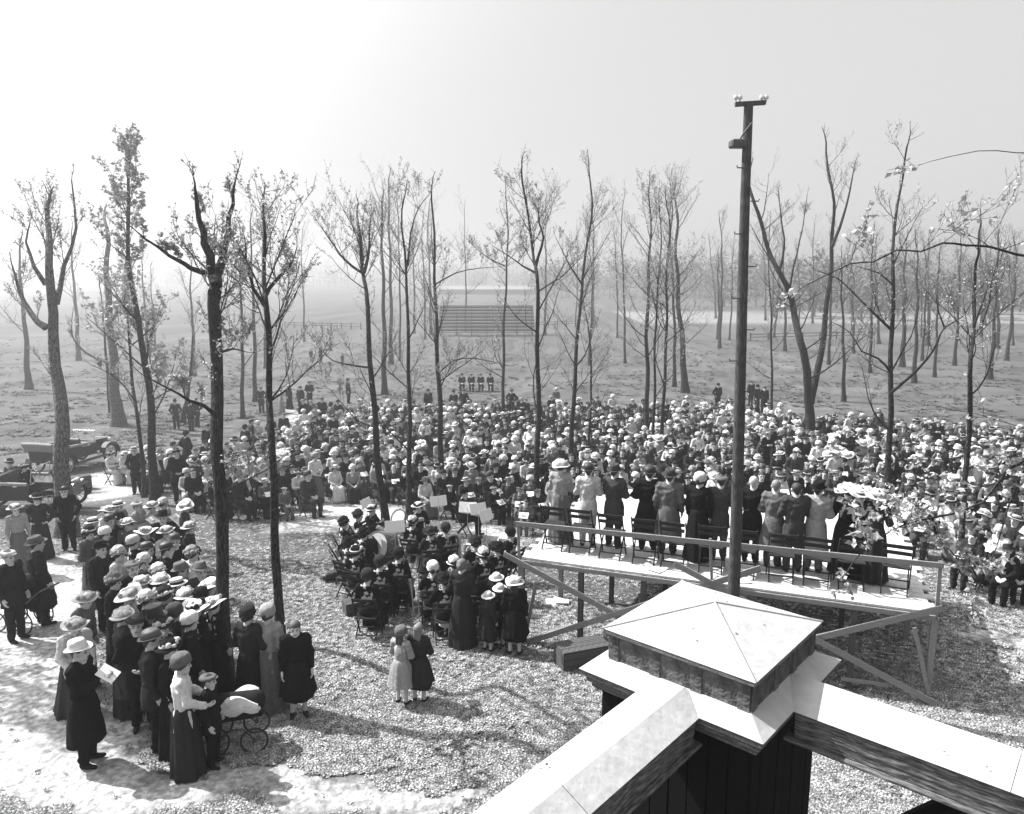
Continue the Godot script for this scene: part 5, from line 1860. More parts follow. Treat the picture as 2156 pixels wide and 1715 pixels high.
func standing_crowd() -> void:
	var g := "people standing beside the path"
	var R := PI / 2       # looks towards the band (to +x)
	var A := PI           # looks away
	var rows := [
		[185, 1107, 1.68, 1.2, {"sex": "w", "pose": "clasp", "jacket": true, "coat": true, "top": "grey", "low": "dark grey", "hat": "wide2", "hat_tone": "charcoal"}, "woman in long grey coat and dark feathered hat with folded hands"],
		[193, 1083, 1.80, 1.2, {"pose": "down", "top": "dark grey", "hat": "boater"}, "man in straw boater behind the woman in grey coat"],
		[218, 1106, 1.70, 1.3, {"sex": "w", "pose": "clasp", "coat": true, "top": "charcoal", "hat": "toque", "hat_tone": "white"}, "woman in dark coat with white toque and white lapels"],
		[228, 1078, 1.80, 1.1, {"pose": "down", "top": "black", "hat": "bowler"}, "man in black bowler behind the white toque"],
		[249, 1076, 1.78, 1.2, {"pose": "down", "top": "black", "hat": "felt"}, "man in soft black hat next to the bowler hat"],
		[246, 1049, 1.80, 1.4, {"pose": "paper", "top": "grey", "hat": "boater"}, "man in straw boater at the rear of the standing crowd"],
		[226, 1056, 1.74, 1.0, {"sex": "w", "pose": "clasp", "top": "white", "low": "light grey", "hat": "wide1", "hat_tone": "white", "trim": "pale"}, "woman with very wide white hat at the rear of the standing crowd"],
		[287, 1052, 1.76, 1.5, {"pose": "paper", "top": "light grey", "low": "dark grey", "hat": "cap", "hat_tone": "light grey"}, "man in pale cloth cap reading in the standing crowd"],
		[268, 1090, 1.66, 0.2, {"sex": "w", "pose": "clasp", "top": "grey", "low": "dark grey", "hat": "wide0", "hat_tone": "white", "trim": "pale"}, "woman in grey knitted top with dark bow and white hat"],
		[306, 1107, 1.66, 0.5, {"sex": "w", "pose": "clasp", "top": "black", "hat": "wide1", "hat_tone": "white"}, "woman in black with very broad tilted white hat"],
		[341, 1070, 1.80, 0.3, {"pose": "hips", "top": "black", "hat": "felt", "shirt": true}, "man in black suit and dark felt hat with elbow out"],
		[317, 1052, 1.70, 1.2, {"sex": "w", "pose": "down", "top": "pale", "low": "grey", "hat": "wide0", "hat_tone": "white"}, "woman in pale dress and white hat under the thin tree"],
		[341, 1045, 1.72, 1.3, {"sex": "w", "pose": "paper", "top": "light grey", "hat": "wide2", "hat_tone": "pale"}, "woman in light grey with flowered pale hat under the thin tree"],
		[386, 1045, 1.78, 1.9, {"sex": "w", "pose": "clasp", "coat": true, "top": "dark grey", "low": "charcoal", "hat": "wide1", "hat_tone": "white", "tilt": 0.3}, "woman in long dark coat with huge white hat tilted up"],
		[347, 1109, 1.64, 1.0, {"sex": "w", "pose": "paper", "top": "white", "low": "white", "hat": "wide0", "hat_tone": "white"}, "woman dressed in white with white hat reading a sheet"],
		[306, 1136, 1.80, R, {"pose": "down", "coat": true, "top": "black", "hat": "bowler"}, "clean-shaven man in black coat and round bowler, seen sideways"],
		[348, 1141, 1.76, 2.0, {"pose": "paper", "top": "black", "hat": "bowler"}, "man in bowler holding a big open song sheet"],
		[247, 1150, 1.68, 1.5, {"sex": "w", "pose": "down", "jacket": true, "top": "white", "low": "black", "hat": "wide2", "hat_tone": "pale"}, "woman in white blouse and black skirt with pale hat"],
		[236, 1196, 1.76, 1.6, {"sex": "w", "pose": "down", "coat": true, "top": "charcoal", "low": "black", "hat": "wide2", "hat_tone": "grey"}, "woman in long charcoal coat beside the white blouse"],
		[292, 1208, 1.70, 1.7, {"sex": "w", "pose": "clasp", "jacket": true, "top": "black", "hat": "wide0", "hat_tone": "white"}, "woman in black jacket with white hat, seen sideways"],
		[266, 1232, 1.70, 1.6, {"sex": "w", "pose": "clasp", "top": "white", "low": "black", "hat": "wide1", "hat_tone": "white", "tilt": 0.25}, "woman in white blouse with large floppy white hat"],
		[331, 1189, 1.66, 2.2, {"sex": "w", "pose": "clasp", "top": "pale", "hat": "wide2", "hat_tone": "white"}, "woman with small white hat beside the reading bowler man"],
		[333, 1213, 1.62, 2.3, {"sex": "w", "pose": "down", "top": "light grey", "low": "grey", "hat": "wide0", "hat_tone": "white", "trim": "pale"}, "woman in light grey dress with shallow white hat"],
		[379, 1183, 1.76, 1.8, {"pose": "paper", "top": "grey", "low": "dark grey", "hat": "felt", "hat_tone": "grey"}, "man in grey jacket and grey felt hat reading"],
		[386, 1241, 1.64, 2.4, {"sex": "w", "pose": "down", "top": "grey", "hat": "wide0", "hat_tone": "white"}, "woman in grey with round white hat by the forked tree"],
		[436, 1214, 1.70, 2.0, {"sex": "w", "pose": "clasp", "top": "pale", "low": "pale", "hat": "wide1", "hat_tone": "white", "trim": "white"}, "woman in pale dress with huge white hat by the forked tree"],
		[408, 1255, 1.72, 2.7, {"sex": "w", "pose": "clasp", "top": "black", "hat": "wide1", "hat_tone": "white", "trim": "black"}, "woman in black with white hat trimmed in broad black ribbon"],
		[446, 1250, 1.70, 2.6, {"sex": "w", "pose": "down", "top": "black", "hat": "wide1", "hat_tone": "white", "tilt": -0.2}, "woman in black with wide white hat touching the forked tree"],
		[323, 1267, 1.86, 1.9, {"pose": "down", "coat": true, "top": "black", "hat": "top_hat", "hair": 0.4}, "grey-haired man in silk top hat and black coat"],
		[364, 1267, 1.70, 2.5, {"sex": "w", "pose": "clasp", "jacket": true, "top": "black", "hat": "toque", "hat_tone": "dark grey"}, "stout woman in black with dark wound toque".replace("stout ", ""), ],
		[252, 1272, 1.72, 2.2, {"sex": "w", "pose": "clasp", "coat": true, "top": "dark grey", "low": "charcoal", "hat": "wide0", "hat_tone": "white", "trim": "white"}, "woman in long dark coat with pale veil hanging from white hat"],
		[314, 1318, 1.80, 1.9, {"pose": "down", "top": "charcoal", "low": "black", "hat": "bowler", "hat_tone": "dark grey", "wide": 1.1}, "broad man in dark suit and sunlit bowler, hand at his side"],
		[160, 1340, 1.80, 1.65, {"pose": "paper", "coat": true, "top": "black", "hat": "felt", "hat_tone": "white", "wide": 1.03}, "man in black frock coat and white hat reading on the bare path"],
		[131, 1283, 1.62, 0.9, {"sex": "w", "pose": "reach", "jacket": true, "top": "white", "low": "dark grey", "hat": "wide0", "hat_tone": "white", "lean": 0.25}, "stooping woman in white blouse and white hat on the path"],
		[148, 1246, 1.62, 1.4, {"sex": "w", "pose": "down", "jacket": true, "top": "grey", "hat": "wide0", "hat_tone": "white", "lean": 0.15}, "woman in grey jacket stooping behind the white blouse"],
		[378, 1374, 1.68, 1.95, {"sex": "w", "pose": "reach", "jacket": true, "top": "white", "low": "charcoal", "hat": "toque", "hat_tone": "grey"}, "woman in plain white jacket and dark skirt behind the pram"],
		[437, 1420, 1.30, 1.6, {"sex": "b", "pose": "down", "top": "black", "hat": "cap", "hat_tone": "grey", "scale": 0.76}, "small child in dark clothes and pale-brimmed cap next to the pram"],
		[519, 1277, 1.66, 2.9, {"sex": "w", "pose": "clasp", "jacket": true, "top": "charcoal", "low": "black", "hat": "toque", "hat_tone": "charcoal"}, "woman in charcoal dress and dark toque between the two shaggy trees"],
		[561, 1269, 1.70, 3.0, {"sex": "w", "pose": "down", "jacket": true, "top": "light grey", "low": "grey", "hat": "toque", "hat_tone": "light grey"}, "woman in light grey tailored suit with grey toque"],
		[620, 1314, 1.48, 0.3, {"sex": "g", "pose": "down", "coat": true, "top": "black", "low": "black", "hair": 0.10, "bow": "white", "scale": 0.88}, "smiling girl in black coat with pale collar and white ribbon"],
		[133, 1022, 1.74, 0.4, {"pose": "pockets", "top": "black", "hat": "cap", "hat_tone": "black", "shirt": true}, "man in black suit and cap standing before the broad old tree"],
		[76, 1040, 1.66, 0.3, {"sex": "w", "pose": "hips", "jacket": true, "top": "charcoal", "hat": "wide2", "hat_tone": "charcoal"}, "woman in dark dress with hands on hips beside the motor car"],
		[72, 1126, 1.78, 2.4, {"pose": "down", "coat": true, "top": "charcoal", "hat": "felt", "hat_tone": "grey", "wide": 1.15}, "man in heavy charcoal overcoat seen from behind on the path"],
		[14, 1158, 1.72, 1.3, {"pose": "down", "top": "charcoal", "hat": "cap", "hat_tone": "pale"}, "man in pale cap and dark jacket at the edge of the path"],
		[30, 1060, 1.66, 0.8, {"sex": "w", "pose": "down", "top": "light grey", "low": "grey", "hat": "wide0", "hat_tone": "white"}, "woman in light dress beyond the overcoated man"],
		[843, 1317, 1.28, 2.7, {"sex": "g", "pose": "paper", "top": "light grey", "low": "light grey", "hat": "toque", "hat_tone": "grey", "scale": 0.72, "hair": 0.06}, "girl in light frock and round hat sharing a sheet on the lawn"],
		[880, 1313, 1.30, 2.9, {"sex": "g", "pose": "paper", "coat": true, "top": "charcoal", "low": "charcoal", "hair": 0.22, "scale": 0.74}, "bareheaded girl in dark coat sharing a sheet on the lawn"],
		[972, 1170, 1.72, 2.8, {"sex": "w", "pose": "clasp", "coat": true, "top": "charcoal", "low": "charcoal", "hair": 0.16}, "bareheaded woman in long dark coat with a white-clad child"],
		[941, 1237, 0.98, 2.4, {"sex": "g", "pose": "down", "top": "white", "low": "white", "hat": "child", "hat_tone": "pale", "scale": 0.58}, "tiny child in white frock at the dark-coated woman's side"],
		[1045, 1199, 1.32, 2.7, {"sex": "g", "pose": "down", "coat": true, "top": "black", "hat": "child", "hat_tone": "white", "scale": 0.72}, "child in black coat and white bonnet, tallest of three by the corner post"],
		[1027, 1238, 1.18, 2.5, {"sex": "g", "pose": "down", "coat": true, "top": "charcoal", "hat": "child", "hat_tone": "white", "scale": 0.64}, "smallest child in white bonnet beside the long dark coat"],
		[1052, 1222, 1.25, 2.9, {"sex": "g", "pose": "down", "coat": true, "top": "black", "hat": "child", "hat_tone": "white", "scale": 0.68}, "child in white bonnet between the other two bonnets"],
		[1084, 1211, 1.46, 3.0, {"sex": "g", "pose": "down", "coat": true, "top": "black", "hat": "wide0", "hat_tone": "white", "scale": 0.82}, "girl in black coat and broad white hat close to the corner post"],
	]
	for r in rows:
		var look: Dictionary = r[4]
		var o := stander(r[0], r[1], r[2] - (0.0 if look.get("hat", "") else 0.02), r[3], look, r[5], g)
		if look.get("pose", "") == "paper":
			var s: float = o.scale.y
			var p := o.position + Basis(Vector3.UP, r[3]) * Vector3(0, 1.26, 0.34) * s
			sheet_of_paper(p, r[3], 0.6, "white song sheet held by someone standing beside the path", "song sheets held by people standing", 0.3 * s, 0.24 * s)
	var filler := [[208, 1138, "m", "charcoal", "felt", "black"], [277, 1128, "w", "black", "toque", "pale"], [300, 1168, "w", "grey", "wide2", "white"], [366, 1122, "m", "black", "bowler", "charcoal"], [396, 1098, "w", "charcoal", "wide0", "pale"], [402, 1152, "w", "white", "wide2", "light grey"], [421, 1182, "m", "dark grey", "felt", "grey"], [277, 1176, "m", "charcoal", "cap", "grey"], [346, 1237, "w", "dark grey", "wide2", "charcoal"], [305, 1246, "w", "black", "wide2", "white"], [421, 1237, "w", "charcoal", "toque", "black"], [370, 1214, "m", "black", "boater", "straw"], [396, 1290, "w", "black", "toque", "white"], [338, 1300, "w", "charcoal", "wide0", "charcoal"], [284, 1290, "m", "black", "cap", "charcoal"], [352, 1345, "w", "black", "wide0", "black"]]
	var words := {"felt": "felt hat", "toque": "toque", "wide0": "wide hat", "wide2": "narrow-brimmed hat", "bowler": "bowler", "cap": "cloth cap", "boater": "boater"}
	for k in filler.size():
		var a: Array = filler[k]
		stander(a[0], a[1], 1.76 if a[2] == "m" else 1.66, 1.3 + 0.9 * sin(k * 1.7), {"sex": a[2], "pose": ["down", "clasp", "paper"][k % 3] if k % 3 < 2 else "clasp", "jacket": k % 2 == 0, "top": a[3], "low": "black" if a[3] != "white" else "grey", "hat": a[4], "hat_tone": a[5]}, "%s in %s with %s %s hemmed in among the standing crowd" % ["man" if a[2] == "m" else "woman", a[3], a[5], words[a[4]]], g)
	perambulator(gp(492, 1572), 0.25, "dark pram heaped with white blankets on the lawn edge", 0.02, 0.98)
	perambulator(gp(48, 1322), 2.9, "black pram with white bedding on the path by the overcoat", 0.02, 1.0)
	# strolling men and others on the slope
	var slope := [
		[367, 840, 0.5, "m", "pockets", "black", "felt"], [411, 836, -0.4, "m", "hips", "black", ""], [398, 842, 2.8, "m", "down", "black", "cap"], [390, 906, 2.6, "m", "hips", "black", "felt"], [436, 891, 0.4, "m", "down", "black", "bowler"], [596, 868, 0.3, "m", "down", "charcoal", ""], [637, 839, 0.2, "m", "down", "black", "boater"], [660, 853, 1.0, "m", "down", "light grey", "cap"], [654, 841, 0.2, "m", "down", "charcoal", "boater"], [677, 836, 0.1, "m", "down", "black", "bowler"], [696, 847, 2.6, "m", "down", "grey", "felt"], [711, 841, -0.2, "m", "pockets", "black", "felt"], [661, 874, 1.2, "m", "down", "black", "bowler"], [673, 869, 0.0, "m", "clasp", "black", "felt"], [701, 872, 0.4, "m", "down", "black", "bowler"], [664, 893, -0.5, "m", "pockets", "black", "felt"], [542, 885, 0.2, "w", "clasp", "pale", "wide2"], [515, 893, 2.7, "m", "down", "black", "felt"], [528, 881, 2.2, "m", "down", "charcoal", "bowler"], [548, 813, 0.1, "m", "hips", "black", "cap"], [650, 801, 0.3, "m", "clasp", "black", "cap"], [607, 808, 1.0, "w", "down", "black", "wide1"], [631, 811, -0.3, "m", "down", "charcoal", "cap"], [590, 815, 2.0, "w", "down", "light grey", "wide0"], [732, 796, 1.4, "m", "down", "black", "felt"], [654, 736, 0.6, "b", "down", "black", "cap"], [674, 730, 2.2, "m", "hips", "black", "cap"], [720, 744, 1.0, "b", "down", "charcoal", "cap"], [901, 818, 0.3, "m", "down", "black", "felt"], [955, 821, 0.0, "m", "clasp", "charcoal", "felt"], [976, 818, -0.2, "m", "pockets", "black", "cap"], [1077, 818, -0.4, "m", "hips", "black", "cap"], [1513, 806, 0.2, "m", "pockets", "black", "felt"], [1536, 836, 0.0, "b", "down", "grey", "boater"], [1583, 800, 0.2, "m", "down", "charcoal", "cap"], [1596, 809, 0.6, "m", "down", "black", "felt"], [1611, 812, -0.3, "m", "down", "black", "cap"], [1171, 815, 0.0, "w", "clasp", "grey", "wide0"], [281, 938, 0.3, "m", "pockets", "black", "boater"], [1780, 890, 0.2, "b", "clasp", "light grey", ""],
	]
	for a in slope:
		var sx: String = a[3]
		var h := 1.78 if sx == "m" else 1.70 if sx == "w" else 1.30
		var hat: String = a[6]
		var noun: String = {"m": "man", "w": "woman", "b": "boy"}[sx]
		var hw: String = {"felt": "felt hat", "": "no hat", "cap": "cloth cap", "bowler": "bowler", "boater": "straw boater", "wide0": "white hat", "wide1": "wide hat", "wide2": "small white hat"}[hat]
		var does: String = {"pockets": "hands in pockets", "hips": "hands on hips", "down": "arms hanging", "clasp": "hands together"}[a[4]]
		stander(a[0], a[1], h, a[2], {"sex": sx, "pose": a[4], "top": a[5], "hat": hat, "hat_tone": "white" if sx == "w" else "black" if hat != "cap" else "charcoal", "scale": 1.0 if sx != "b" else 0.76, "low": a[5] if a[5] != "pale" else "light grey"}, "%s in %s with %s and %s on the slope" % [noun, a[5], hw, does], "people standing on the slope", true)


func seated(p: Vector3, turn: float, look: Dictionary, label: String, group: String, chair_label := "", fine := true, with_chair := true) -> void:
	person(p, turn, look, label, group, fine)
	if with_chair:
		var b := Basis(Vector3.UP, turn)
		chair(p + b * Vector3(0, 0, -0.02), turn, chair_label if chair_label else "plain wooden folding chair under someone in the audience", "folding chairs of the audience", fine)


func band() -> void:
	var mid := gp(900, 1180)
	var rows := [[723, 1087, "w", "black", "wide2", "black"], [753, 1072, "w", "black", "wide2", "charcoal"], [781, 1060, "w", "black", "wide0", "pale"], [732, 1129, "w", "charcoal", "wide2", "black"], [748, 1146, "w", "black", "wide0", "black"], [799, 1168, "w", "black", "toque", "charcoal"], [880, 1054, "w", "black", "wide0", "white"], [868, 1086, "w", "black", "wide2", "pale"], [911, 1180, "w", "black", "toque", "white"], [956, 1170, "w", "charcoal", "wide2", "white"], [1018, 1152, "w", "black", "wide2", "white"], [1047, 1138, "w", "black", "wide0", "black"], [1075, 1108, "w", "black", "toque", "black"], [838, 1152, "w", "black", "toque", "black"], [907, 1106, "w", "charcoal", "wide0", "charcoal"], [938, 1099, "w", "black", "toque", "charcoal"], [764, 1110, "w", "black", "wide2", "black"], [936, 1203, "w", "black", "wide0", "black"], [987, 1192, "w", "charcoal", "toque", "black"], [772, 1196, "w", "black", "toque", "charcoal"], [1000, 1128, "w", "black", "wide2", "charcoal"]]
	var labs := ["musician in black with low black hat, outermost by the open lawn", "musician in black with round charcoal hat, leaning in", "musician in black with pale-topped hat before the slender tree", "musician in charcoal with black hat beside the bass drum", "musician in black hat with white plume, nearest the horn case", "musician in black with close dark toque, back turned to the tower", "musician in black with big white hat behind the drums", "musician in black with small pale hat holding white parcel-like music", "musician in black with white toque, back turned to the tower", "musician in charcoal with white hat in front of coiled horn", "musician in black with white hat nearest the music papers", "musician with broad black hat close to the corner post", "musician in black with dark toque just outside the platform corner", "musician in black toque directly behind the bass drum rim", "musician in charcoal with charcoal hat beyond the snare drum", "musician in black with charcoal toque beyond the snare drum", "musician in black hat between the two outer musicians", "musician with broad black hat in front of the coiled horn", "musician in charcoal with black toque close by the bareheaded woman", "musician in black with charcoal toque beside the instrument box", "musician with small charcoal hat among the music papers"]
	labs[7] = "musician in black with small pale hat holding a rolled sheet"
	for k in rows.size():
		var r: Array = rows[k]
		var p := gp(r[0], r[1], 1.33)
		var t := face(p, mid)
		seated(p, t, {"sex": "w", "pose": "play" if k % 3 != 1 else "lap", "top": r[3], "hat": r[4], "hat_tone": r[5], "trim": "white" if k == 4 else "charcoal"}, labs[k], "seated band", "folding chair under the " + " ".join(labs[k].split(" ").slice(0, 12)))
	var c := gp(976, 1031, 1.33)
	seated(c, 1.45, {"pose": "lap", "top": "charcoal", "low": "black", "hat": "felt", "shirt": true}, "man in dark suit and felt hat sitting sideways before the front row", "seated band", "folding chair of the man sitting sideways")
	# drums, horns, stands
	var d := gp(806, 1180)
	drum("bass_drum", d + Vector3(0, 0.36, 0), Vector3(-0.55, 0.25, 0.72), 0.355, 0.36, "large rope-tensioned bass drum standing on its rim", mats.varnished)
	var s1 := gp(842, 1137)
	drum("snare_drum", s1 + Vector3(0, 0.62, 0), Vector3(-0.35, 0.55, 0.7), 0.21, 0.13, "snare drum tipped towards the lawn on its stand", mats.nickel)
	var st := thing("drum_stand", s1, 0.0, "thin folding stand under the tipped snare drum", "stand")
	for k in 3:
		var m := MB.new()
		var a := k * TAU / 3.0
		m.tube([Vector3(cos(a) * 0.25, 0, sin(a) * 0.25), Vector3(-cos(a) * 0.1, 0.5, -sin(a) * 0.1)], [0.01, 0.01], 6)
		part(st, "leg", m.mesh(), mats.iron)
	horn("upright_tuba", gp(872, 1200) + Vector3(0.1, 0.1, 0), Basis(Vector3(0, 0, 1), PI) * Basis(Vector3.UP, 0.4), "brass tuba standing bell-down on the grass", 1.0)
	get_node("upright_tuba").position += Vector3(0, 0.70, 0)
	horn("coiled_tuba", gp(958, 1215) + Vector3(0.1, 0.93, 0), Basis(Vector3.UP, 0.5) * Basis(Vector3(0, 0, 1), PI), "large coiled brass horn standing bell-down beside the stands", 1.15)
	horn("alto_horn", gp(990, 1232) + Vector3(0.1, 0.81, 0), Basis(Vector3.UP, -0.6) * Basis(Vector3(0, 0, 1), PI), "tall brass horn just beyond the bareheaded woman", 1.0)
	horn("baritone_horn", gp(782, 1168) + Vector3(0, 0.5, 0), Basis(Vector3.UP, 2.2), "small brass horn beside the bass drum rim", 0.6)
	trombone(gp(872, 1302) + Vector3(0, 0.06, 0), Basis(Vector3(0, 1, 0), 0.3) * Basis(Vector3(1, 0, 0), -0.5), "brass slide horn propped on the grass with bell up")
	trombone(gp(853, 1276) + Vector3(0, 0.06, 0), Basis(Vector3(0, 1, 0), 1.5) * Basis(Vector3(1, 0, 0), -0.35), "brass slide horn leaning against an empty chair")
	for q in [[758, 1275, 2.5], [826, 1285, 2.9], [720, 1225, 2.0], [905, 1275, 3.3]]:
		chair(gp(q[0], q[1]), q[2], "empty folding chair at the near edge of the band", "empty chairs of the band")
	for q in [[834, 1210, 0.2, true], [921, 1210, -0.3, false], [925, 1143, 0.4, true], [985, 1160, -0.2, true], [1008, 1163, 0.5, true], [775, 1150, 1.2, true], [1025, 1180, 0.9, true]]:
		music_stand(gp(q[0], q[1]), q[2], "spindly bright metal music stand among the band", q[3])
	crate(gp(757, 1290), 0.5, Vector3(0.30, 0.13, 0.16), "long dark instrument box lying behind the band chairs", "instrument_box")
	var hc := thing("horn_case", gp(712, 1222), 0.6, "black oval leather horn case lying by the outer chairs", "case")
	var m := MB.new()
	m.sdf([[Vector3(-0.28, 0.13, 0), Vector3(0.05, 0.14, 0), 0.09, 0.13], [Vector3(0.05, 0.14, 0), Vector3(0.3, 0.15, 0.0), 0.13, 0.14]], 0.022, 0.05)
	part(hc, "case_body", m.mesh(), mats.leather)
	m = MB.new()
	m.torus(Vector3(0.0, 0.27, 0), Vector3(0, 0, 1), 0.07, 0.011, 12, 6, 0.0, PI)
	part(hc, "handle", m.mesh(), mats.leather)
	# song books under the platform and a low box by the tower
	for k in 4:
		var o := part(self, "song_book", P.book, mat("book_%d" % (k % 2), [0.6, 0.4][k % 2], 0.85))
		tag(o, "pale song book in the small heap on the ground under the platform", "book", "song books under the platform")
		o.position = gp(1160 + k * 8, 1270 + (k % 2) * 3) + Vector3(0, 0.02 + 0.035 * (k / 2), 0)
		o.rotation.y = k * 0.5
	crate(gp(1225, 1398), 0.35, Vector3(0.42, 0.17, 0.22), "low weathered wooden box on the lawn at the tower foot")


func choir() -> void:
	var rows := [
		[1180, 1009, {"sex": "w", "pose": "paper", "jacket": true, "top": "light grey", "low": "grey", "hat": "wide0", "hat_tone": "white"}, "woman in light grey suit with flowered white hat, end of the choir"],
		[1238, 998, {"pose": "paper", "top": "pale", "low": "pale", "hat": "bowler"}, "man in cream suit and dark bowler on the platform"],
		[1293, 996, {"pose": "paper", "top": "dark grey", "low": "charcoal", "hat": "felt", "hat_tone": "dark grey", "wide": 1.05}, "man in dark grey suit and creased felt hat on the platform"],
		[1366, 1006, {"pose": "clasp", "coat": true, "top": "black", "hat": "bowler", "wide": 1.14}, "broad man in black overcoat and bowler on the platform"],
		[1408, 1018, {"pose": "down", "coat": true, "top": "grey", "low": "charcoal", "hat": "felt", "hat_tone": "dark grey", "wide": 1.08}, "man in grey overcoat with dark collar and felt hat on the platform"],
		[1469, 1057, {"sex": "w", "pose": "down", "jacket": true, "top": "black", "hat": "toque", "hat_tone": "pale", "scale": 0.94}, "short woman in black with flowered toque on the platform"],
		[1514, 1050, {"pose": "paper", "top": "dark grey", "hat": "cap", "hat_tone": "grey"}, "man in grey jacket and cap beside the utility pole on the platform"],
		[1583, 1040, {"pose": "paper", "top": "black", "hair": 0.6}, "white-haired bareheaded man in black on the platform"],
		[1630, 1044, {"pose": "clasp", "coat": true, "top": "grey", "low": "dark grey", "hair": 0.25}, "fair-haired man in belted grey overcoat on the platform"],
		[1673, 1042, {"pose": "paper", "top": "dark grey", "hair": 0.03, "wide": 1.06}, "dark-haired bareheaded man in dark grey jacket on the platform"],
		[1718, 1040, {"pose": "paper", "coat": true, "top": "light grey", "low": "grey", "hat": "felt"}, "man in long light grey overcoat and black felt hat on the platform"],
		[1782, 1046, {"sex": "w", "pose": "paper", "top": "black", "hat": "wide0", "hat_tone": "white"}, "woman in striped black dress with flat white hat on the platform"],
		[1806, 1066, {"sex": "w", "pose": "clasp", "top": "black", "hat": "wide1", "hat_tone": "white", "trim": "pale", "scale": 0.97}, "woman in black with heaped white hat on the platform"],
		[1842, 1068, {"sex": "w", "pose": "paper", "top": "charcoal", "hat": "wide1", "hat_tone": "white", "tilt": 0.2}, "woman in charcoal with largest white hat near the platform end"],
	]
	rows[11][3] = "woman in black dress with flat white hat on the platform"
	var away := atan2(inward.x, inward.z)
	for k in rows.size():
		var r: Array = rows[k]
		var h: float = 1.74 if r[2].get("sex", "m") == "m" else 1.64
		var p := on_plane(r[0], r[1] + 60.0, edge0 + inward * (1.08 + 0.1 * sin(k * 4.7)), inward)
		p.y = deck_y
		# stature from the pixel of the hat's top
		var tp := on_plane(r[0], r[1], edge0 + inward * 1.08, inward)
		var look: Dictionary = r[2]
		var full := 1.795 if look.has("hat") else 1.71
		look.scale = clampf((tp.y - deck_y) / full, 0.9, 1.12) / (0.95 if look.get("sex", "m") == "w" else 1.0)
		var o := person(p, away + 0.3 * sin(k * 2.3), look, r[3], "choir standing on the platform")
		if look.pose == "paper":
			var s: float = o.scale.y
			sheet_of_paper(p + Basis(Vector3.UP, o.rotation.y) * Vector3(0, 1.22, 0.33) * s, o.rotation.y, 0.6, "open white song sheet held by a singer on the platform", "song sheets of the choir", 0.4 * s, 0.28 * s)
	var L := (edge1 - edge0).dot(edge_dir)
	for k in 13:
		var p := edge0 + edge_dir * (0.35 + k * 0.56) + inward * (0.68 + rng.randf_range(-0.1, 0.06)) + edge_dir * rng.randf_range(-0.07, 0.07)
		p.y = deck_y
		if k * 0.56 + 0.35 < L - 0.2:
			var who := 0
			for j in rows.size():
				if absf(rows[j][0] - pix(p).x) < absf(rows[who][0] - pix(p).x):
					who = j
			chair(p, away + 0.25 * sin(k * 3.1), "folding chair close behind the " + rows[who][3].replace(" on the platform", "").replace(", end of the choir", ""), "chairs on the platform")
	for q in [[1385, 1199], [1490, 1214], [1560, 1222], [1620, 1188]]:
		var p := flat(q[0], q[1], deck_y + 0.01)
		sheet_of_paper(p, q[0] * 0.3, 0.0, "loose white song sheet lying on the platform boards", "loose sheets on the platform", 0.3, 0.24)


func motor_cars() -> void:
	var p := gp(50, 1078)
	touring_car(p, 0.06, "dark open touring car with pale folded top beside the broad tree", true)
	var q := gp(158, 985)
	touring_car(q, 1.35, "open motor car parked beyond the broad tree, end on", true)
	crate(gp(172, 1030), 0.7, Vector3(0.30, 0.24, 0.2), "wooden box standing beside the broad old tree")
	var people := [[18, 946, "white"], [46, 955, "grey"], [72, 958, "charcoal"], [98, 950, "black"]]
	for k in people.size():
		var b := Vector3(p.x + (k - 1.6) * 0.78, p.y + 0.42, p.z + [0.25, -0.3, 0.25, -0.3][k])
		person(b, [1.4, 0.3, 1.2, 0.8][k], {"sex": "w", "pose": "lap", "top": people[k][2], "hat": ["wide0", "wide2", "wide1", "toque"][k], "hat_tone": ["white", "charcoal", "black", "grey"][k], "scale": 0.95}, ["woman in white with white hat sitting in the open motor car", "woman in grey with dark hat sitting in the open motor car", "woman in charcoal with wide black hat sitting in the open motor car", "woman in black with grey toque sitting in the open motor car"][k], "people in the motor car")
	for k in 2:
		var u: float = [238, 266][k]
		var s := gp(u, 1020)
		seated(s, 1.2, {"sex": "w", "pose": "read", "top": "white", "low": "pale", "hat": ["wide0", "wide1"][k], "hat_tone": ["charcoal", "white"][k]}, ["woman in white with dark hat sitting near the parked motor car", "woman in white with white hat sitting near the parked motor car"][k], "women in white by the car", "folding chair under a woman in white by the motor car")
	# bench with people at the foot of the slope
	var b0 := gp(970, 822)
	var o := thing("park_bench", gp(1003, 824), 0.0, "plank bench with four sitters on the grass behind the audience", "bench")
	var m := MB.new()
	m.box(Vector3(0, 0.43, 0), Vector3(1.5, 0, 0), Vector3(0, 0.02, 0), Vector3(0, 0, 0.17))
	part(o, "seat", m.mesh(), mats.board)
	for x in [-1.3, 1.3]:
		m = MB.new()
		m.box(Vector3(x, 0.2, 0), Vector3(0.03, 0, 0), Vector3(0, 0.205, 0), Vector3(0, 0, 0.15))
		part(o, "leg", m.mesh(), mats.board)
	for k in 4:
		var pp: Vector3 = o.position + Vector3(-1.1 + k * 0.72, 0, 0)
		person(pp, 0.1, {"sex": "m", "pose": "lap", "top": "black", "hat": ["felt", "cap", "bowler", "felt"][k]}, "man in black sitting on the plank bench behind the audience", "men on the bench")


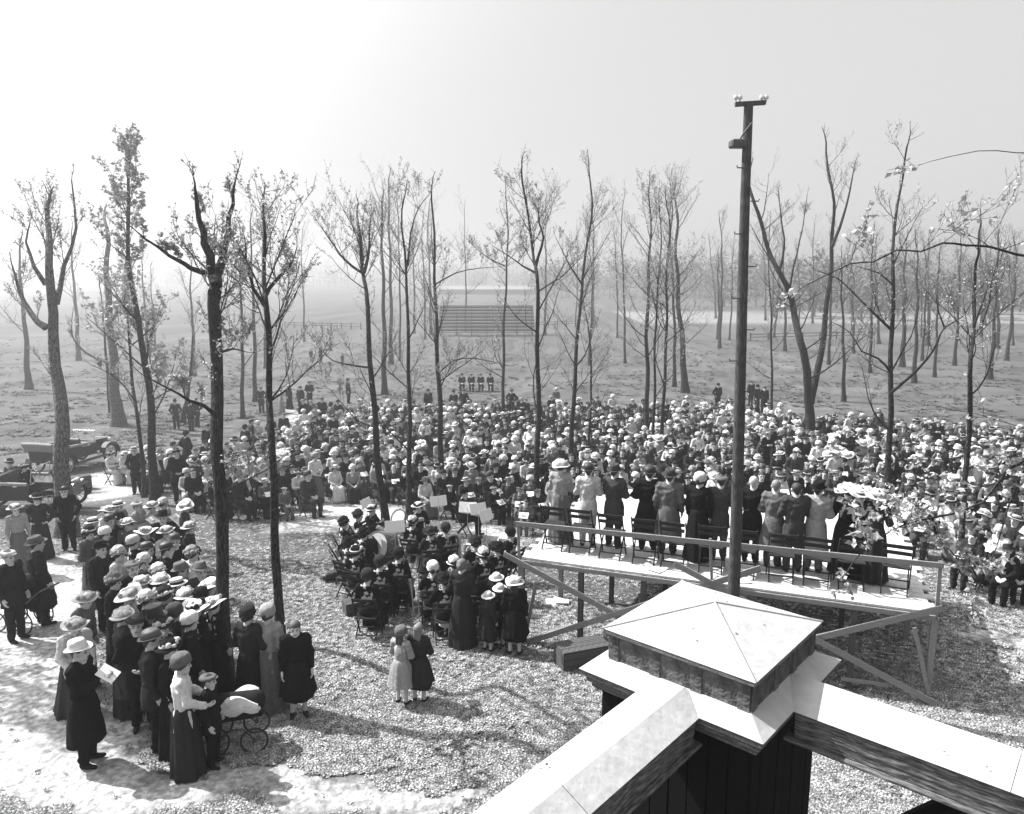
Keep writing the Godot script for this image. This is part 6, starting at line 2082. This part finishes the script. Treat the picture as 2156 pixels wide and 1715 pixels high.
func audience() -> void:
	var front := [[300, 1040], [470, 1105], [600, 1112], [690, 1072], [760, 1062], [850, 1072], [900, 1092], [1000, 1108], [1090, 1128], [1150, 1120], [1300, 1100], [1850, 1100], [1930, 1180], [1990, 1235], [2156, 1300]]
	var back := [[300, 1000], [470, 985], [600, 955], [690, 915], [760, 890], [900, 872], [1100, 868], [1500, 872], [1700, 905], [1900, 935], [2200, 950]]
	var spots := []
	var z := -15.0
	var row := 0
	while z > -46.0:
		row += 1
		var x := -22.0
		while x < 30.0:
			var bend := 0.012 * (x - 4.0) * (x - 4.0) * 0.25
			var p := Vector3(x + rng.randf_range(-0.16, 0.16) + 0.3 * (row % 2), 0, z + bend * 0.6 + rng.randf_range(-0.28, 0.28))
			x += rng.randf_range(0.56, 0.74)
			p.y = ty(p.x, p.z)
			var q := pix(p)
			if q.x < 300 or q.x > 2240 or q.y > along(front, q.x) or q.y < along(back, q.x) + 22.0 * patchy.get_noise_2d(p.x * 0.6, 3.0) - 14.0 * rng.randf() * rng.randf():
				continue
			var rel := p - edge0
			if rel.dot(inward) < 5.7 and rel.dot(inward) > -3.0 and rel.dot(edge_dir) > -0.6 and rel.dot(edge_dir) < 7.9:
				continue
			if rel.dot(inward) <= -3.0 and q.x > 1000:
				continue
			var clear := rng.randf() > 0.05 + 0.5 * clampf(patchy.get_noise_2d(p.x * 0.45, p.z * 0.45) - 0.12, 0.0, 1.0)
			for t in trunks_at:
				if Vector2(t.x - p.x, t.z - p.z).length() < 0.36 + t.y:
					clear = false
			if p.x < -8.0 and q.y > 1085 and rng.randf() < 0.2:
				clear = false
			if clear:
				spots.append(p)
		z -= 1.12
	spots.sort_custom(func(a, b): return a.z > b.z)
	var stage := edge0 + edge_dir * 3.2
	var far := {}
	var cat := []
	for k in spots.size():
		var p: Vector3 = spots[k]
		var q := pix(p)
		var rr := rng.randf()
		var look := {}
		var boys := k < 40 and q.x > 950 and q.x < 1140
		if boys or rr < 0.10:
			look = {"sex": "b", "pose": "lap" if rng.randf() < 0.6 else "read", "top": ["charcoal", "grey", "black"][rng.randi() % 3], "hat": ["cap", "", "cap"][rng.randi() % 3], "hat_tone": ["grey", "light grey"][rng.randi() % 2], "scale": 0.82}
		elif rr < 0.60:
			look = {"sex": "w", "pose": "lap" if rng.randf() < 0.7 else "read", "top": ["black", "black", "charcoal", "dark grey", "grey", "light grey", "pale", "white", "white"][rng.randi() % 9], "hat": ["wide0", "wide2", "wide1", "toque"][[0, 0, 1, 1, 2, 3][rng.randi() % 6]], "hat_tone": ["white", "white", "white", "pale", "charcoal", "black", "light grey", "grey", "dark grey"][rng.randi() % 9]}
			look.low = ["black", "charcoal", "grey", look.top][rng.randi() % 4]
		else:
			look = {"sex": "m", "pose": "lap" if rng.randf() < 0.75 else "read", "top": ["black", "black", "charcoal", "dark grey"][rng.randi() % 4], "hat": ["felt", "bowler", "cap", "boater", ""][[0, 0, 1, 2, 3, 4, 4][rng.randi() % 7]], "hat_tone": ["black", "charcoal", "grey"][rng.randi() % 3]}
		var up := k > 50 and rng.randf() < 0.05
		if up:
			look.pose = "clasp" if look.pose == "lap" else "paper"
		look.hair = [0.02, 0.05, 0.03, 0.3][rng.randi() % 4]
		look.spin = rng.randf() * TAU if look.hat.begins_with("wide") else 0.0
		look.tilt = rng.randf_range(-0.16, 0.16)
		look.tip = rng.randf_range(-0.42, -0.08)
		look.scale = look.get("scale", 1.0) * rng.randf_range(0.90, 1.08)
		var turn := face(p, stage) * 0.8 + rng.randf_range(-0.5, 0.5)
		var noun: String = {"m": "man", "w": "woman", "b": "boy"}[look.sex]
		var hw: String = {"felt": "%s felt hat" % look.hat_tone, "": "bare head", "cap": "%s cloth cap" % look.hat_tone, "bowler": "%s bowler" % look.hat_tone, "boater": "straw boater", "wide0": "wide %s hat" % look.hat_tone, "wide1": "very wide %s hat" % look.hat_tone, "wide2": "small-brimmed %s hat" % look.hat_tone, "toque": "%s toque" % look.hat_tone}[look.hat]
		if k < 174:
			var lab := "%s in %s with %s %s in the audience" % [noun, look.top, hw, "standing" if up else "reading" if look.pose == "read" else "sitting"]
			if q.x < 690 and p.x < -5.0:
				lab = "%s in %s with %s %s near the path" % [noun, look.top, hw, "standing" if up else "reading" if look.pose == "read" else "sitting"]
			seated(p, turn, look, lab, "audience seated on folding chairs", "chair under the " + lab.replace(" sitting in", " in").replace(" reading in", " in"), k < 70, not up)
			if look.pose == "read":
				sheet_of_paper(p + Basis(Vector3.UP, turn) * Vector3(0, 0.83, 0.36) * look.scale, turn, 0.6, "song sheet of the " + lab.replace(" reading in the audience", " in the audience"), "song sheets in the audience", 0.26, 0.2)
		else:
			# the far rows: a dozen whole figures, each repeated
			var key := "%s%s%d" % [look.sex, "up" if up else "", (rng.randi() % 2) if up else rng.randi() % (16 if look.sex == "w" else 10 if look.sex == "m" else 4)]
			if not far.has(key):
				far[key] = {"look": look, "at": []}
			far[key].at.append(Transform3D(Basis(Vector3.UP, turn).scaled(Vector3.ONE * look.scale), p))
	print("audience ", spots.size())
	var crowd := thing("rear_audience", Vector3.ZERO, 0.0, "packed rear rows of the audience reading as one mass of hats", "crowd")
	crowd.set_meta("kind", "stuff")
	for key in far:
		var tmp := Node3D.new()
		var look: Dictionary = far[key].look
		look.scale = 1.0
		dress(tmp, look, false)
		var mb := MB.new()
		gather(tmp, Transform3D.IDENTITY, mb)
		var ch := MB.new()
		ch.join(P.chair_mb, Transform3D.IDENTITY)
		ch.c.fill(Color(0.03, 0.03, 0.03))
		if not "up" in key:
			mb.join(ch, Transform3D.IDENTITY)
		var me := mb.mesh()
		me.surface_set_material(0, mats.skin)
		var mm := MultiMesh.new()
		mm.transform_format = MultiMesh.TRANSFORM_3D
		mm.mesh = me
		mm.instance_count = far[key].at.size()
		for k in far[key].at.size():
			mm.set_instance_transform(k, far[key].at[k])
		var o := MultiMeshInstance3D.new()
		o.name = "seated_row"
		o.multimesh = mm
		o.set_meta("kind", "stuff")
		crowd.add_child(o, true)
		tmp.free()


func gather(n: Node3D, x: Transform3D, mb: MB) -> void:
	for c in n.get_children():
		var t: Transform3D = x * c.transform
		if c is MeshInstance3D:
			var arr: Array = c.mesh.surface_get_arrays(0)
			var o := MB.new()
			o.v = arr[Mesh.ARRAY_VERTEX]
			o.n = arr[Mesh.ARRAY_NORMAL]
			o.i = arr[Mesh.ARRAY_INDEX]
			o.c = arr[Mesh.ARRAY_COLOR]
			var m: StandardMaterial3D = c.get_surface_override_material(0)
			if not m.vertex_color_use_as_albedo:
				o.c.fill(m.albedo_color.srgb_to_linear())
			mb.join(o, t)
		gather(c, t, mb)


func make_materials() -> void:
	var s := mat("skin", 1.0, 0.75)
	s.vertex_color_use_as_albedo = true
	mats.skin = s
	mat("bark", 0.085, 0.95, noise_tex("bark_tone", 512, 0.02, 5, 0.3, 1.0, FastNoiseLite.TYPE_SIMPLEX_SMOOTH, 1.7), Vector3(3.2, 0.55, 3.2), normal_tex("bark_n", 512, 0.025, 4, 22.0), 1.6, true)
	mat("glare_pale_bark", 0.30, 0.95, tex.bark_tone, Vector3(3.2, 0.55, 3.2), tex.bark_n, 1.6, true)  # paler bark, with the glare on these trunks painted into its tone
	var lf := mat("leaf", 0.26, 0.6)
	lf.backlight_enabled = true
	lf.backlight = Color(0.38, 0.38, 0.38)
	mat("far_leaf", 0.11, 0.9)
	wood("board", 0.36)
	mat("pale_board", 0.6, 0.85, noise_tex("pale_grain", 512, 0.02, 4, 0.78, 1.0), Vector3(2, 2, 2))
	wood("old_wood", 0.13)
	wood("weathered", 0.24)
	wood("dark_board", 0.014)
	wood("chair_wood", 0.05)
	wood("varnished", 0.16)
	wood("pole_wood", 0.10, Vector3(7, 0.5, 7))
	mat("pale_roof", 0.34, 0.8, noise_tex("roofing", 256, 0.02, 4, 0.8, 1.0), Vector3(0.3, 0.3, 0.3))
	mat("white_roof", 0.40, 0.7, noise_tex("limewash", 512, 0.012, 5, 0.86, 1.0), Vector3(0.9, 0.9, 0.9), normal_tex("limewash_n", 256, 0.05, 3, 3.0), 0.4)
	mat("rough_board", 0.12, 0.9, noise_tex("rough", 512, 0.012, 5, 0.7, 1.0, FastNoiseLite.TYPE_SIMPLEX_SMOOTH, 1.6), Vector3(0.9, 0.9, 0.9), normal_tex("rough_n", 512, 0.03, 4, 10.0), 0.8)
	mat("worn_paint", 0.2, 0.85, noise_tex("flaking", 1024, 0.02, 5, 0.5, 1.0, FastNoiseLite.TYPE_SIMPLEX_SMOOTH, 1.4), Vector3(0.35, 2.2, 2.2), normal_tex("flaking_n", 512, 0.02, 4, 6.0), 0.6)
	mat("iron", 0.04, 0.55)
	mat("white_china", 0.6, 0.2)
	var br := mat("brass", 0.55, 0.28)
	br.metallic = 0.9
	var nk := mat("nickel", 0.6, 0.3)
	nk.metallic = 0.85
	mat("drum_skin", 0.55, 0.6, noise_tex("vellum", 256, 0.015, 4, 0.75, 1.0), Vector3(1.5, 1.5, 1.5))
	mat("rope", 0.45, 0.9)
	mat("rubber", 0.03, 0.8)
	mat("car_paint", 0.02, 0.25)
	mat("leather", 0.015, 0.5)


func _ready() -> void:
	rng.seed = 20240
	bump.seed = 3
	bump.frequency = 0.12
	bump.fractal_octaves = 2
	patchy.seed = 11
	patchy.frequency = 0.35
	patchy.fractal_octaves = 3
	# camera
	var cam := Camera3D.new()
	cam.position = Vector3(0, CAM_Y, 0)
	cam.rotation.x = -pitch
	cam.fov = rad_to_deg(2.0 * atan(CV / FPX))
	cam.near = 0.1
	cam.far = 6000.0
	add_child(cam)
	cam.current = true
	# sky, haze
	var sky := ProceduralSkyMaterial.new()
	sky.sky_top_color = grey(0.26)
	sky.sky_horizon_color = grey(0.33)
	sky.sky_curve = 0.5
	sky.ground_bottom_color = grey(0.2)
	sky.ground_horizon_color = grey(0.3)
	sky.sun_angle_max = 75.0
	sky.sun_curve = 0.6
	var env := Environment.new()
	env.background_mode = Environment.BG_SKY
	env.sky = Sky.new()
	env.sky.sky_material = sky
	env.tonemap_mode = Environment.TONE_MAPPER_LINEAR
	env.tonemap_exposure = 2.35
	env.ambient_light_source = Environment.AMBIENT_SOURCE_SKY
	env.volumetric_fog_enabled = true
	env.volumetric_fog_density = 0.003
	env.volumetric_fog_albedo = Color(0.97, 0.97, 0.97)
	env.volumetric_fog_anisotropy = 0.7
	env.sdfgi_enabled = true
	env.ssao_enabled = true
	env.ssil_enabled = true
	var we := WorldEnvironment.new()
	we.environment = env
	add_child(we)
	# sun: ahead of the camera, over the left shoulder of the crowd
	var sun := DirectionalLight3D.new()
	sun.light_energy = 1.6
	sun.light_color = Color(1.0, 1.0, 1.0)
	sun.light_angular_distance = 0.5
	sun.shadow_enabled = true
	add_child(sun)
	var el := deg_to_rad(47.0)
	var to := Vector3(-0.914 * cos(el), sin(el), -0.406 * cos(el))
	sun.look_at_from_position(to * 50.0, Vector3.ZERO)

	var t0 := Time.get_ticks_msec()
	make_materials()
	ground()
	print("ground ", Time.get_ticks_msec() - t0)
	far_things()
	gateway()
	platform()
	print("structures ", Time.get_ticks_msec() - t0)
	trees()
	print("trees ", Time.get_ticks_msec() - t0)
	P.head = make_head()
	P.hand = make_hand(0.45)
	P.hand_hold = make_hand(1.15)
	for p in ["down", "paper", "clasp", "hips", "pockets", "reach", "lap", "play", "read"]:
		make_pose(p)
	make_skirts()
	make_hats()
	chair_meshes()
	var bk := MB.new()
	bk.box(Vector3.ZERO, Vector3(0.1, 0, 0), Vector3(0, 0.017, 0), Vector3(0, 0, 0.14), 0.003)
	P.book = bk.mesh()
	print("figures ", Time.get_ticks_msec() - t0)
	standing_crowd()
	band()
	choir()
	motor_cars()
	audience()
	print("people ", Time.get_ticks_msec() - t0)
	turf_cover()
	print("cover ", Time.get_ticks_msec() - t0)
